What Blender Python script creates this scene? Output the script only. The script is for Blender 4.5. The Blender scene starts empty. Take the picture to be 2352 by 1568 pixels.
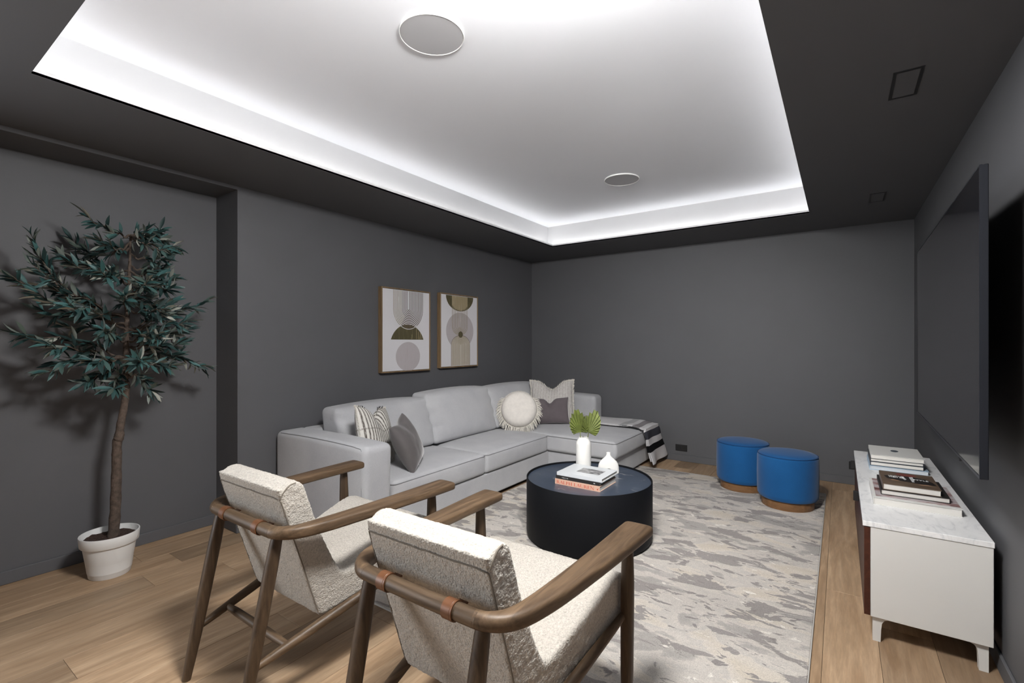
import bpy, bmesh, math, random
from mathutils import Vector, Matrix, noise
from mathutils.bvhtree import BVHTree
R = math.radians
PI = math.pi
random.seed(7)

# ------------------------------------------------------------------ camera, world, exposure
SC = bpy.context.scene
COL = SC.collection
cam_data = bpy.data.cameras.new('camera')
cam_data.sensor_fit = 'HORIZONTAL'
cam_data.sensor_width = 36.0
cam_data.lens = 36.0 * 1087.0 / 2352.0
cam_data.shift_y = 3.0 / 2352.0
cam_data.clip_start = 0.05
cam = bpy.data.objects.new('camera', cam_data)
COL.objects.link(cam)
cam.location = (0, 0, 1.32)
cam.rotation_euler = (R(90), 0, R(34.75))
SC.camera = cam

world = bpy.data.worlds.new('world')
world.use_nodes = True
world.node_tree.nodes['Background'].inputs[0].default_value = (0.75, 0.85, 1.0, 1)
world.node_tree.nodes['Background'].inputs[1].default_value = 0.3
SC.world = world

SC.view_settings.view_transform = 'Standard'
SC.view_settings.look = 'None'
SC.view_settings.exposure = 0.45
SC.view_settings.gamma = 1.0
SC.view_settings.use_curve_mapping = False

LED_POWER = 19.0
FILL_PENDANT_POWER = 124.0
FILL_SPOT_POWER = 185.0

# added area light at an added window behind the camera, fills the room
wl = bpy.data.lights.new('added_window_fill', 'AREA')
wl.shape = 'RECTANGLE'
wl.size, wl.size_y = 1.5, 1.8
wl.energy = 72.0
wl.color = (0.93, 0.96, 1.0)
wlo = bpy.data.objects.new('added_window_fill', wl)
COL.objects.link(wlo)
wlo.location = (-3.50, -1.25, 1.25)
wlo.rotation_euler = (0, R(-90), 0)

# ------------------------------------------------------------------ room dimensions
XL, XN, XR = -3.44, -3.755, 0.534      # main left wall, niche wall, right wall
YB, YR = 5.43, -2.4                    # back wall, rear wall (behind the camera)
YN0, YN1 = 0.28, 1.614                 # niche from / to
ZC, ZN, ZT = 2.406, 2.383, 2.68        # soffit, niche head, tray ceiling
TX0, TX1, TY0, TY1 = -2.682, -0.213, 0.462, 4.672   # tray opening
CW = 0.155                             # cove ledge width

# ------------------------------------------------------------------ materials
def new_mat(name):
    m = bpy.data.materials.new(name)
    m.use_nodes = True
    nt = m.node_tree
    b = nt.nodes['Principled BSDF']
    return m, nt, b

def N(nt, t, **kw):
    n = nt.nodes.new(t)
    for k, v in kw.items():
        setattr(n, k, v)
    return n

def setin(n, **kw):
    for k, v in kw.items():
        n.inputs[k].default_value = v
    return n

def coords(nt, kind='Object', scale=(1, 1, 1), rot=(0, 0, 0)):
    tc = N(nt, 'ShaderNodeTexCoord')
    mp = N(nt, 'ShaderNodeMapping')
    mp.inputs['Scale'].default_value = scale
    mp.inputs['Rotation'].default_value = rot
    nt.links.new(tc.outputs[kind], mp.inputs['Vector'])
    return mp.outputs['Vector']

def tex_noise(nt, vec, scale=5, detail=3, rough=0.5, dist=0.0):
    n = N(nt, 'ShaderNodeTexNoise')
    n.inputs['Scale'].default_value = scale
    n.inputs['Detail'].default_value = detail
    n.inputs['Roughness'].default_value = rough
    n.inputs['Distortion'].default_value = dist
    nt.links.new(vec, n.inputs['Vector'])
    return n.outputs['Fac']

def ramp(nt, fac, stops, interp='LINEAR'):
    r = N(nt, 'ShaderNodeValToRGB')
    r.color_ramp.interpolation = interp
    el = r.color_ramp.elements
    while len(el) > 1:
        el.remove(el[-1])
    for i, (p, c) in enumerate(stops):
        e = el[0] if i == 0 else el.new(p)
        e.position = p
        e.color = (c[0], c[1], c[2], 1) if not isinstance(c, (int, float)) else (c, c, c, 1)
    nt.links.new(fac, r.inputs['Fac'])
    return r.outputs['Color']

def mix(nt, fac, a, b, mode='MIX'):
    m = N(nt, 'ShaderNodeMix', data_type='RGBA', blend_type=mode)
    for sock, v in ((m.inputs[0], fac), (m.inputs[6], a), (m.inputs[7], b)):
        if hasattr(v, 'is_linked') or hasattr(v, 'links'):
            nt.links.new(v, sock)
        elif isinstance(v, (int, float)):
            sock.default_value = v
        else:
            sock.default_value = (v[0], v[1], v[2], 1)
    return m.outputs[2]

def bump(nt, bsdf, height, strength=0.3, dist=0.002):
    b = N(nt, 'ShaderNodeBump')
    b.inputs['Strength'].default_value = strength
    b.inputs['Distance'].default_value = dist
    nt.links.new(height, b.inputs['Height'])
    nt.links.new(b.outputs['Normal'], bsdf.inputs['Normal'])

def plain(name, col, rough=0.5, metal=0.0, var=0.0, vscale=8, bscale=0, bstr=0.2, bdist=0.001, spec=None, sheen=0):
    m, nt, b = new_mat(name)
    b.inputs['Base Color'].default_value = (*col, 1)
    b.inputs['Roughness'].default_value = rough
    b.inputs['Metallic'].default_value = metal
    if spec is not None:
        b.inputs['Specular IOR Level'].default_value = spec
    if sheen:
        b.inputs['Sheen Weight'].default_value = sheen
        b.inputs['Sheen Roughness'].default_value = 0.4
    v = coords(nt)
    if var:
        f = tex_noise(nt, v, vscale, 4, 0.6)
        c = ramp(nt, f, [(0.3, tuple(x * (1 - var) for x in col)), (0.7, tuple(min(1, x * (1 + var)) for x in col))])
        nt.links.new(c, b.inputs['Base Color'])
    if bscale:
        bump(nt, b, tex_noise(nt, v, bscale, 2, 0.6), bstr, bdist)
    return m

M = {}
M['wall'] = plain('wall_paint', (0.100, 0.101, 0.108), 0.62, var=0.03, vscale=3, bscale=180, bstr=0.06)
M['soffit'] = plain('soffit_paint', (0.096, 0.097, 0.103), 0.7, bscale=180, bstr=0.05)
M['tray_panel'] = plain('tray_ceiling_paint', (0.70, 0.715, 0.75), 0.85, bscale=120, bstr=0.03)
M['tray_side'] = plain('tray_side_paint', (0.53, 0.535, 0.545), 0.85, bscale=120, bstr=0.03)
M['tray'] = plain('tray_white', (0.70, 0.71, 0.72), 0.8, bscale=120, bstr=0.03)
M['dark_gap'] = plain('dark_gap', (0.006, 0.006, 0.006), 0.8)
M['black_plastic'] = plain('black_plastic', (0.012, 0.012, 0.013), 0.45)
M['white_plastic'] = plain('white_plastic', (0.8, 0.8, 0.79), 0.4)
M['grille'] = plain('speaker_grille', (0.36, 0.36, 0.37), 0.75, bscale=900, bstr=0.4)

def sofa_fabric(name, col):
    m, nt, b = new_mat(name)
    v = coords(nt)
    f1 = tex_noise(nt, v, 420, 2, 0.7)
    f2 = tex_noise(nt, v, 5, 3, 0.5)
    c1 = ramp(nt, f1, [(0.3, tuple(x * 0.86 for x in col)), (0.7, tuple(x * 1.10 for x in col))])
    c2 = ramp(nt, f2, [(0.3, (0.93, 0.93, 0.94)), (0.7, (1.05, 1.05, 1.04))])
    nt.links.new(mix(nt, 1.0, c1, c2, 'MULTIPLY'), b.inputs['Base Color'])
    b.inputs['Roughness'].default_value = 0.95
    b.inputs['Specular IOR Level'].default_value = 0.15
    b.inputs['Sheen Weight'].default_value = 0.15
    bump(nt, b, f1, 0.18, 0.001)
    return m
M['sofa'] = sofa_fabric('grey_sofa_weave', (0.47, 0.473, 0.49))
M['sofa_seam'] = sofa_fabric('grey_sofa_seam', (0.24, 0.24, 0.25))
M['blue'] = sofa_fabric('blue_wool', (0.010, 0.085, 0.245))

def boucle(name, col):
    m, nt, b = new_mat(name)
    v = coords(nt)
    vo = N(nt, 'ShaderNodeTexVoronoi')
    vo.inputs['Scale'].default_value = 190
    nt.links.new(v, vo.inputs['Vector'])
    f = tex_noise(nt, v, 150, 3, 0.7, 0.6)
    c = ramp(nt, f, [(0.3, tuple(x * 0.70 for x in col)), (0.62, tuple(min(x * 1.12, 1) for x in col))])
    nt.links.new(c, b.inputs['Base Color'])
    b.inputs['Roughness'].default_value = 1.0
    b.inputs['Specular IOR Level'].default_value = 0.1
    b.inputs['Sheen Weight'].default_value = 0.2
    mm = N(nt, 'ShaderNodeMath', operation='SUBTRACT')
    nt.links.new(f, mm.inputs[0]); nt.links.new(vo.outputs['Distance'], mm.inputs[1])
    bump(nt, b, mm.outputs[0], 0.7, 0.003)
    return m
M['boucle'] = boucle('cream_boucle', (0.49, 0.455, 0.405))

def wood(name, dark, light, axis='Y', scale=1.0, rough=0.5, rnd=0.25):
    m, nt, b = new_mat(name)
    s = {'X': (1.2, 14, 14), 'Y': (14, 1.2, 14), 'Z': (14, 14, 1.2)}[axis]
    s = tuple(x * scale for x in s)
    v = coords(nt, 'Object', s)
    oi = N(nt, 'ShaderNodeObjectInfo')
    add = N(nt, 'ShaderNodeVectorMath', operation='ADD')
    mul = N(nt, 'ShaderNodeVectorMath', operation='SCALE')
    comb = N(nt, 'ShaderNodeCombineXYZ')
    for i in range(3):
        nt.links.new(oi.outputs['Random'], comb.inputs[i])
    nt.links.new(comb.outputs[0], mul.inputs[0]); mul.inputs['Scale'].default_value = 97.0
    nt.links.new(v, add.inputs[0]); nt.links.new(mul.outputs[0], add.inputs[1])
    f1 = tex_noise(nt, add.outputs[0], 1.0, 5, 0.6, 1.2)
    f2 = tex_noise(nt, add.outputs[0], 6.0, 3, 0.7, 0.3)
    c1 = ramp(nt, f1, [(0.28, dark), (0.52, tuple((a + b_) / 2 for a, b_ in zip(dark, light))), (0.72, light)])
    c2 = ramp(nt, f2, [(0.3, 0.82), (0.7, 1.1)])
    c = mix(nt, 1.0, c1, c2, 'MULTIPLY')
    r = ramp(nt, oi.outputs['Random'], [(0.0, (1 - rnd, 1 - rnd, 1 - rnd)), (0.5, (1, 0.98, 0.96)), (1.0, (1 + rnd * .5, 1 + rnd * .45, 1 + rnd * .4))])
    nt.links.new(mix(nt, 1.0, c, r, 'MULTIPLY'), b.inputs['Base Color'])
    rr = ramp(nt, f2, [(0.2, rough - 0.06), (0.8, rough + 0.1)])
    nt.links.new(rr, b.inputs['Roughness'])
    b.inputs['Specular IOR Level'].default_value = 0.35
    bump(nt, b, f2, 0.12, 0.001)
    return m
M['oak'] = wood('oak_floor', (0.30, 0.195, 0.115), (0.50, 0.36, 0.235), 'Y', 1.0, 0.5, 0.32)
M['chairwood_y'] = wood('weathered_oak', (0.040, 0.024, 0.013), (0.165, 0.108, 0.064), 'Y', 2.0, 0.45, 0.12)
M['chairwood_x'] = wood('weathered_oak_cross', (0.038, 0.023, 0.013), (0.155, 0.102, 0.060), 'X', 2.0, 0.45, 0.12)
M['chairwood_z'] = wood('weathered_oak_leg', (0.028, 0.017, 0.010), (0.115, 0.074, 0.043), 'Z', 2.0, 0.45, 0.12)
M['walnut'] = wood('walnut', (0.040, 0.012, 0.007), (0.085, 0.028, 0.016), 'Y', 1.6, 0.4, 0.1)
M['plinth'] = wood('ottoman_plinth', (0.17, 0.085, 0.035), (0.30, 0.16, 0.075), 'X', 1.4, 0.45, 0.1)
M['bronze'] = wood('picture_frame_wood', (0.16, 0.105, 0.055), (0.30, 0.205, 0.115), 'Z', 1.5, 0.4, 0.05)
M['leather'] = plain('tan_leather', (0.125, 0.049, 0.019), 0.42, var=0.15, vscale=30, bscale=250, bstr=0.15)

def rug_mat():
    m, nt, b = new_mat('rug_pattern')
    v = coords(nt, 'Object', (1.0, 2.0, 1.0))
    v2 = coords(nt, 'Object', (1.15, 2.6, 1.0), (0, 0, 0.35))
    n1 = tex_noise(nt, v, 2.6, 5, 0.55, 0.5)
    n2 = tex_noise(nt, v2, 3.4, 5, 0.6, 0.8)
    n3 = tex_noise(nt, v2, 6.5, 4, 0.6, 0.6)
    n4 = tex_noise(nt, v, 1.2, 2, 0.5)
    c = ramp(nt, n1, [(0.40, (0.40, 0.385, 0.37)), (0.43, (0.47, 0.45, 0.43)), (0.445, (0.585, 0.555, 0.52)), (0.54, (0.52, 0.50, 0.475)), (0.56, (0.60, 0.565, 0.52)), (0.66, (0.57, 0.525, 0.46))], 'LINEAR')
    g = ramp(nt, n2, [(0.548, 0.0), (0.562, 1.0)])
    c = mix(nt, g, c, (0.315, 0.297, 0.29))
    g2 = ramp(nt, n3, [(0.63, 0.0), (0.645, 1.0)])
    c = mix(nt, g2, c, (0.27, 0.255, 0.25))
    g3 = ramp(nt, n3, [(0.33, 1.0), (0.345, 0.0)])
    c = mix(nt, g3, c, (0.72, 0.70, 0.66))
    big = ramp(nt, n4, [(0.35, (1.02, 1.0, 0.975)), (0.65, (1.18, 1.155, 1.125))])
    c = mix(nt, 1.0, c, big, 'MULTIPLY')
    p = tex_noise(nt, coords(nt), 260, 3, 0.75)
    pc = ramp(nt, p, [(0.3, 0.72), (0.66, 1.12)])
    c = mix(nt, 1.0, c, pc, 'MULTIPLY')
    nt.links.new(c, b.inputs['Base Color'])
    b.inputs['Roughness'].default_value = 1.0
    b.inputs['Specular IOR Level'].default_value = 0.05
    mm = N(nt, 'ShaderNodeMath', operation='MULTIPLY_ADD')
    nt.links.new(g, mm.inputs[0]); mm.inputs[1].default_value = -0.8
    nt.links.new(p, mm.inputs[2])
    bump(nt, b, mm.outputs[0], 0.6, 0.004)
    return m
M['rug'] = rug_mat()
M['rug_edge'] = plain('rug_binding', (0.50, 0.48, 0.45), 1.0, bscale=300, bstr=0.5)

def marble_white():
    m, nt, b = new_mat('white_marble')
    v = coords(nt, 'Object', (2.0, 1.0, 1.0), (0, 0, 0.6))
    f = tex_noise(nt, v, 7, 8, 0.68, 1.4)
    f2 = tex_noise(nt, v, 2.0, 4, 0.6, 0.8)
    c = ramp(nt, f, [(0.36, (0.66, 0.67, 0.68)), (0.47, (0.83, 0.83, 0.83)), (0.6, (0.86, 0.86, 0.86))])
    c2 = ramp(nt, f2, [(0.3, 0.93), (0.6, 1.0)])
    nt.links.new(mix(nt, 1.0, c, c2, 'MULTIPLY'), b.inputs['Base Color'])
    b.inputs['Roughness'].default_value = 0.32
    return m
M['marble'] = marble_white()

def marble_dark():
    m, nt, b = new_mat('dark_marble')
    v = coords(nt, 'Object', (0.55, 2.6, 1.0), (0, 0, 0.62))
    w = tex_noise(nt, v, 2.3, 5, 0.55, 0.25)
    a = N(nt, 'ShaderNodeMath', operation='SUBTRACT'); a.inputs[1].default_value = 0.5
    nt.links.new(w, a.inputs[0])
    ab = N(nt, 'ShaderNodeMath', operation='ABSOLUTE')
    nt.links.new(a.outputs[0], ab.inputs[0])
    line = ramp(nt, ab.outputs[0], [(0.0, 1.0), (0.007, 0.0)])
    brk = ramp(nt, tex_noise(nt, coords(nt), 5, 2, 0.5), [(0.46, 0.0), (0.62, 0.75)])
    mm = mix(nt, 1.0, line, brk, 'MULTIPLY')
    base = ramp(nt, tex_noise(nt, coords(nt), 3, 4, 0.6), [(0.3, (0.034, 0.046, 0.070)), (0.7, (0.056, 0.072, 0.103))])
    nt.links.new(mix(nt, mm, base, (0.5, 0.49, 0.46)), b.inputs['Base Color'])
    b.inputs['Roughness'].default_value = 0.30
    return m
M['dark_marble'] = marble_dark()
M['black_metal'] = plain('black_metal', (0.006, 0.0065, 0.008), 0.55, bscale=500, bstr=0.05, spec=0.12)
M['white_lacquer'] = plain('white_lacquer', (0.66, 0.655, 0.63), 0.5)
M['screen'] = plain('tv_screen', (0.012, 0.012, 0.015), 0.12, spec=0.7)
M['tv_edge'] = plain('tv_edge', (0.02, 0.022, 0.028), 0.3, metal=0.4)
M['pot'] = plain('white_pot', (0.80, 0.80, 0.79), 0.5)
M['soil'] = plain('bark_soil', (0.045, 0.025, 0.018), 0.95, var=0.5, vscale=90, bscale=120, bstr=1.0, bdist=0.01)
M['bark'] = plain('tree_bark', (0.088, 0.064, 0.050), 0.9, var=0.4, vscale=40, bscale=70, bstr=0.8, bdist=0.006)
M['vase'] = plain('white_ceramic', (0.80, 0.79, 0.76), 0.6, bscale=60, bstr=0.05)
M['page'] = plain('book_pages', (0.66, 0.64, 0.60), 0.9, bscale=600, bstr=0.2)
M['red_ink'] = plain('red_ink', (0.55, 0.075, 0.03), 0.6)
M['white_ink'] = plain('white_ink', (0.85, 0.85, 0.84), 0.6)
M['velvet_grey'] = plain('grey_velvet', (0.105, 0.095, 0.095), 0.85, var=0.12, vscale=6, bscale=300, bstr=0.2, sheen=0.6)
M['velvet_mauve'] = plain('mauve_velvet', (0.12, 0.10, 0.108), 0.85, var=0.12, vscale=6, bscale=300, bstr=0.2, sheen=0.6)
M['cream_cotton'] = plain('cream_cotton', (0.74, 0.70, 0.65), 0.95, var=0.06, vscale=30, bscale=220, bstr=0.4)
M['cream_fringe'] = plain('cream_fringe', (0.72, 0.69, 0.63), 0.95)
M['black_fringe'] = plain('black_fringe', (0.03, 0.03, 0.03), 0.95)
M['label_white'] = plain('label_white', (0.8, 0.8, 0.8), 0.8)

def leaf_mat(name, stops):
    m, nt, b = new_mat(name)
    g = N(nt, 'ShaderNodeNewGeometry')
    oi = N(nt, 'ShaderNodeObjectInfo')
    add = N(nt, 'ShaderNodeMath', operation='ADD')
    fr = N(nt, 'ShaderNodeMath', operation='FRACT')
    nt.links.new(g.outputs['Random Per Island'], add.inputs[0])
    nt.links.new(oi.outputs['Random'], add.inputs[1])
    nt.links.new(add.outputs[0], fr.inputs[0])
    nt.links.new(ramp(nt, fr.outputs[0], stops), b.inputs['Base Color'])
    b.inputs['Roughness'].default_value = 0.55
    return m
M['leaf_top'] = leaf_mat('olive_leaf_top', [(0.0, (0.010, 0.026, 0.025)), (0.4, (0.018, 0.050, 0.048)), (0.75, (0.040, 0.118, 0.115)), (1.0, (0.075, 0.095, 0.075))])
M['leaf_under'] = leaf_mat('olive_leaf_under', [(0.0, (0.09, 0.115, 0.10)), (0.55, (0.20, 0.225, 0.20)), (1.0, (0.40, 0.40, 0.35))])
M['palm'] = plain('palm_green', (0.135, 0.165, 0.04), 0.6, var=0.4, vscale=20)

def striped_cloth(name, base, line, count, duty, bands=False):
    m, nt, b = new_mat(name)
    tc = N(nt, 'ShaderNodeTexCoord')
    sep = N(nt, 'ShaderNodeSeparateXYZ')
    nt.links.new(tc.outputs['UV'], sep.inputs[0])
    nz = tex_noise(nt, tc.outputs['UV'], 60, 2, 0.6)
    j = N(nt, 'ShaderNodeMath', operation='MULTIPLY_ADD')
    nt.links.new(nz, j.inputs[0]); j.inputs[1].default_value = 0.006
    nt.links.new(sep.outputs['X'], j.inputs[2])
    mu = N(nt, 'ShaderNodeMath', operation='MULTIPLY'); mu.inputs[1].default_value = count
    nt.links.new(j.outputs[0], mu.inputs[0])
    fr = N(nt, 'ShaderNodeMath', operation='FRACT')
    nt.links.new(mu.outputs[0], fr.inputs[0])
    st = ramp(nt, fr.outputs[0], [(0.0, 0.0), (0.5 - duty / 2, 0.0), (0.5 - duty / 4, 1.0), (0.5 + duty / 4, 1.0), (0.5 + duty / 2, 0.0)])
    brk = ramp(nt, tex_noise(nt, coords(nt, 'UV', (40, 5, 1)), 3, 2, 0.5), [(0.3, 0.35), (0.55, 1.0)])
    f = mix(nt, 1.0, st, brk, 'MULTIPLY')
    c = mix(nt, f, base, line)
    if bands:
        wv = ramp(nt, sep.outputs['Y'], [(0.0, 0.0), (0.355, 0.0), (0.365, 1.0), (0.385, 1.0), (0.395, 0.0), (0.62, 0.0), (0.63, 0.8), (0.645, 0.8), (0.655, 0.0)])
        hz = ramp(nt, tex_noise(nt, coords(nt, 'UV', (30, 2, 1)), 4, 2, 0.5), [(0.42, 0.15), (0.55, 0.8)])
        c = mix(nt, mix(nt, 1.0, wv, hz, 'MULTIPLY'), c, (0.10, 0.07, 0.06))
    nt.links.new(c, b.inputs['Base Color'])
    b.inputs['Roughness'].default_value = 0.95
    b.inputs['Specular IOR Level'].default_value = 0.1
    bump(nt, b, tex_noise(nt, coords(nt), 260, 2, 0.6), 0.4, 0.002)
    return m
M['stripe_a'] = striped_cloth('striped_cotton', (0.66, 0.64, 0.60), (0.10, 0.085, 0.075), 17, 0.55, True)
M['stripe_b'] = striped_cloth('pale_striped_cotton', (0.62, 0.60, 0.57), (0.27, 0.245, 0.235), 26, 0.6, False)

def throw_mat():
    m, nt, b = new_mat('throw_stripes')
    tc = N(nt, 'ShaderNodeTexCoord')
    sep = N(nt, 'ShaderNodeSeparateXYZ')
    nt.links.new(tc.outputs['UV'], sep.inputs[0])
    W = (0.62, 0.61, 0.62)
    c = ramp(nt, sep.outputs['X'], [(0.0, W), (0.535, (0.43, 0.43, 0.44)), (0.59, W), (0.635, (0.25, 0.235, 0.245)),
                                    (0.69, W), (0.74, (0.045, 0.045, 0.055)), (0.795, W), (0.845, (0.008, 0.008, 0.009)), (0.90, W)], 'CONSTANT')
    nt.links.new(c, b.inputs['Base Color'])
    b.inputs['Roughness'].default_value = 0.95
    b.inputs['Specular IOR Level'].default_value = 0.1
    bump(nt, b, tex_noise(nt, coords(nt), 300, 2, 0.6), 0.35, 0.0015)
    return m
M['throw'] = throw_mat()
M['throw_edge'] = plain('throw_edge', (0.03, 0.03, 0.032), 0.95)

def emission(name, col, strength):
    m, nt, b = new_mat(name)
    b.inputs['Base Color'].default_value = (0.8, 0.8, 0.8, 1)
    b.inputs['Emission Color'].default_value = (*col, 1)
    b.inputs['Emission Strength'].default_value = strength
    return m
M['led'] = emission('led_emitter', (1.0, 0.98, 0.965), LED_POWER)

# ------------------------------------------------------------------ helpers
def tag(o, label=None, cat=None, group=None, kind=None):
    if label: o['label'] = label
    if cat: o['category'] = cat
    if group: o['group'] = group
    if kind: o['kind'] = kind
    return o

def thing(name, label, cat, loc=(0, 0, 0), rz=0.0, group=None):
    o = bpy.data.objects.new(name, None)
    COL.objects.link(o)
    o.location = loc
    o.rotation_euler = (0, 0, rz)
    o.empty_display_size = 0.1
    return tag(o, label, cat, group)

def mesh_obj(name, verts, faces, mat, parent=None, smooth=False, loc=None, uv=None):
    me = bpy.data.meshes.new(name)
    me.from_pydata([tuple(v) for v in verts], [], faces)
    me.update()
    return link_mesh(name, me, mat, parent, smooth, loc, uv)

def link_mesh(name, me, mat, parent=None, smooth=False, loc=None, uv=None):
    mats = mat if isinstance(mat, (list, tuple)) else [mat]
    for m in mats:
        me.materials.append(M[m] if isinstance(m, str) else m)
    if smooth:
        me.polygons.foreach_set('use_smooth', [True] * len(me.polygons))
    if uv is not None:
        l = me.uv_layers.new(name='UVMap')
        for lp in me.loops:
            l.data[lp.index].uv = uv[lp.vertex_index]
    o = bpy.data.objects.new(name, me)
    COL.objects.link(o)
    if parent: o.parent = parent
    if loc: o.location = loc
    return o

def bm_obj(name, bm, mat, parent=None, smooth=False, loc=None):
    bmesh.ops.recalc_face_normals(bm, faces=bm.faces)
    me = bpy.data.meshes.new(name)
    bm.to_mesh(me)
    bm.free()
    return link_mesh(name, me, mat, parent, smooth, loc)

def add_box(bm, lo, hi, bevel=0.0, segs=2):
    r = bmesh.ops.create_cube(bm, size=1.0)
    vs = r['verts']
    for v in vs:
        v.co = Vector([lo[i] + (v.co[i] + 0.5) * (hi[i] - lo[i]) for i in range(3)])
    if bevel:
        es = list({e for v in vs for e in v.link_edges})
        bmesh.ops.bevel(bm, geom=es, offset=bevel, segments=segs, affect='EDGES', profile=0.5)

def box(name, lo, hi, mat, parent=None, bevel=0.0, segs=2, smooth=False):
    bm = bmesh.new()
    add_box(bm, lo, hi, bevel, segs)
    return bm_obj(name, bm, mat, parent, smooth)

def smooth_angle(o, ang=40):
    me = o.data
    me.polygons.foreach_set('use_smooth', [True] * len(me.polygons))
    try:
        me.set_sharp_from_angle(angle=R(ang))
    except Exception:
        pass
    return o

def quads_grid(nu, nv, closed_u=False, closed_v=False):
    f = []
    for i in range(nu if closed_u else nu - 1):
        for j in range(nv if closed_v else nv - 1):
            a = i * nv + j
            b = ((i + 1) % nu) * nv + j
            c = ((i + 1) % nu) * nv + (j + 1) % nv
            d = i * nv + (j + 1) % nv
            f.append((a, b, c, d))
    return f

def lathe(name, prof, mat, parent=None, segs=48, loc=None, smooth=True, cap=True):
    vs, n = [], len(prof)
    for i in range(segs):
        t = 2 * PI * i / segs
        for r, z in prof:
            vs.append((r * math.cos(t), r * math.sin(t), z))
    f = quads_grid(segs, n, True)
    if cap:
        f.append([i * n for i in range(segs)][::-1])
        f.append([i * n + n - 1 for i in range(segs)])
    o = mesh_obj(name, vs, f, mat, parent, False, loc)
    return smooth_angle(o, 35) if smooth else o

def sweep_data(path, rads, segs=14, power=2.0, up=Vector((0, 0, 1)), cap=True):
    """path: points; rads: (half width across, half height along up) at each point."""
    P = [Vector(p) for p in path]
    vs = []
    for i, p in enumerate(P):
        t = (P[min(i + 1, len(P) - 1)] - P[max(i - 1, 0)]).normalized()
        s = t.cross(up)
        if s.length < 1e-4:
            s = t.cross(Vector((1, 0, 0)))
        s.normalize()
        u = s.cross(t).normalized()
        ra, rb = rads[i] if isinstance(rads[i], (tuple, list)) else (rads[i], rads[i])
        for k in range(segs):
            a = 2 * PI * k / segs
            ca, sa = math.cos(a), math.sin(a)
            pw = power[i] if isinstance(power, (list, tuple)) else power
            x = math.copysign(abs(ca) ** (2 / pw), ca) * ra
            y = math.copysign(abs(sa) ** (2 / pw), sa) * rb
            vs.append(p + s * x + u * y)
    f = quads_grid(len(P), segs, False, True)
    if cap:
        f.append(list(range(segs)))
        f.append([(len(P) - 1) * segs + k for k in range(segs)][::-1])
    return vs, f

def sweep(name, path, rads, mat, parent=None, segs=14, power=2.0, up=Vector((0, 0, 1))):
    vs, f = sweep_data(path, rads, segs, power, up)
    bm = bmesh.new()
    me = bpy.data.meshes.new('t')
    me.from_pydata([tuple(v) for v in vs], [], f)
    bm.from_mesh(me)
    bpy.data.meshes.remove(me)
    return smooth_angle(bm_obj(name, bm, mat, parent), 50)

def spline(pts, n):
    """Catmull-Rom through pts, n samples per span."""
    P = [Vector(p) for p in pts]
    out = []
    for i in range(len(P) - 1):
        p0, p1, p2, p3 = P[max(i - 1, 0)], P[i], P[i + 1], P[min(i + 2, len(P) - 1)]
        for k in range(n):
            t = k / n
            out.append(0.5 * ((2 * p1) + (p2 - p0) * t + (2 * p0 - 5 * p1 + 4 * p2 - p3) * t * t + (3 * p1 - p0 - 3 * p2 + p3) * t ** 3))
    out.append(P[-1])
    return out

def axis_samples(half, r, n):
    a = []
    for k in range(5):
        a.append(-half + r * (1 - math.cos(PI / 2 * k / 5)))
    m = half - r
    for k in range(n + 1):
        a.append(-m + 2 * m * k / n)
    a += [-x for x in reversed(a[:5])]
    return a

def cushion(name, lo, hi, r, mat, parent=None, n=8, fn=None):
    """A soft rounded box; fn(p, q) may move a vertex (q is -1..1 inside the box)."""
    lo, hi = Vector(lo), Vector(hi)
    c, h = (lo + hi) / 2, (hi - lo) / 2
    S = [axis_samples(h[i], r, n) for i in range(3)]
    bm = bmesh.new()
    for ax in range(3):
        u, w = [i for i in range(3) if i != ax]
        for sg in (-1, 1):
            grid = []
            for a in S[u]:
                row = []
                for b in S[w]:
                    p = Vector((0, 0, 0))
                    p[ax] = sg * h[ax]; p[u] = a; p[w] = b
                    q = Vector([max(-(h[i] - r), min(h[i] - r, p[i])) for i in range(3)])
                    d = p - q
                    if d.length > 1e-9:
                        p = q + d.normalized() * r
                    qq = Vector([p[i] / h[i] for i in range(3)])
                    p = p + c
                    if fn: p = fn(p, qq)
                    row.append(bm.verts.new(p))
                grid.append(row)
            for i in range(len(grid) - 1):
                for j in range(len(grid[0]) - 1):
                    bm.faces.new((grid[i][j], grid[i + 1][j], grid[i + 1][j + 1], grid[i][j + 1]))
    bmesh.ops.remove_doubles(bm, verts=bm.verts, dist=1e-5)
    return bm_obj(name, bm, mat, parent, True)

def prism(name, poly, z0, z1, mat, parent=None, bevel=0.0, segs=3):
    bm = bmesh.new()
    f = bm.faces.new([bm.verts.new((x, y, z0)) for x, y in poly])
    ex = bmesh.ops.extrude_face_region(bm, geom=[f])
    bmesh.ops.translate(bm, verts=[g for g in ex['geom'] if isinstance(g, bmesh.types.BMVert)], vec=(0, 0, z1 - z0))
    if bevel:
        bmesh.ops.bevel(bm, geom=bm.edges[:], offset=bevel, segments=segs, affect='EDGES', profile=0.5)
    o = bm_obj(name, bm, mat, parent)
    return smooth_angle(o, 50)

def copy_tree(o, parent=None):
    c = o.copy()
    COL.objects.link(c)
    c.parent = parent
    for ch in list(o.children):
        copy_tree(ch, c)
    return c

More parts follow.
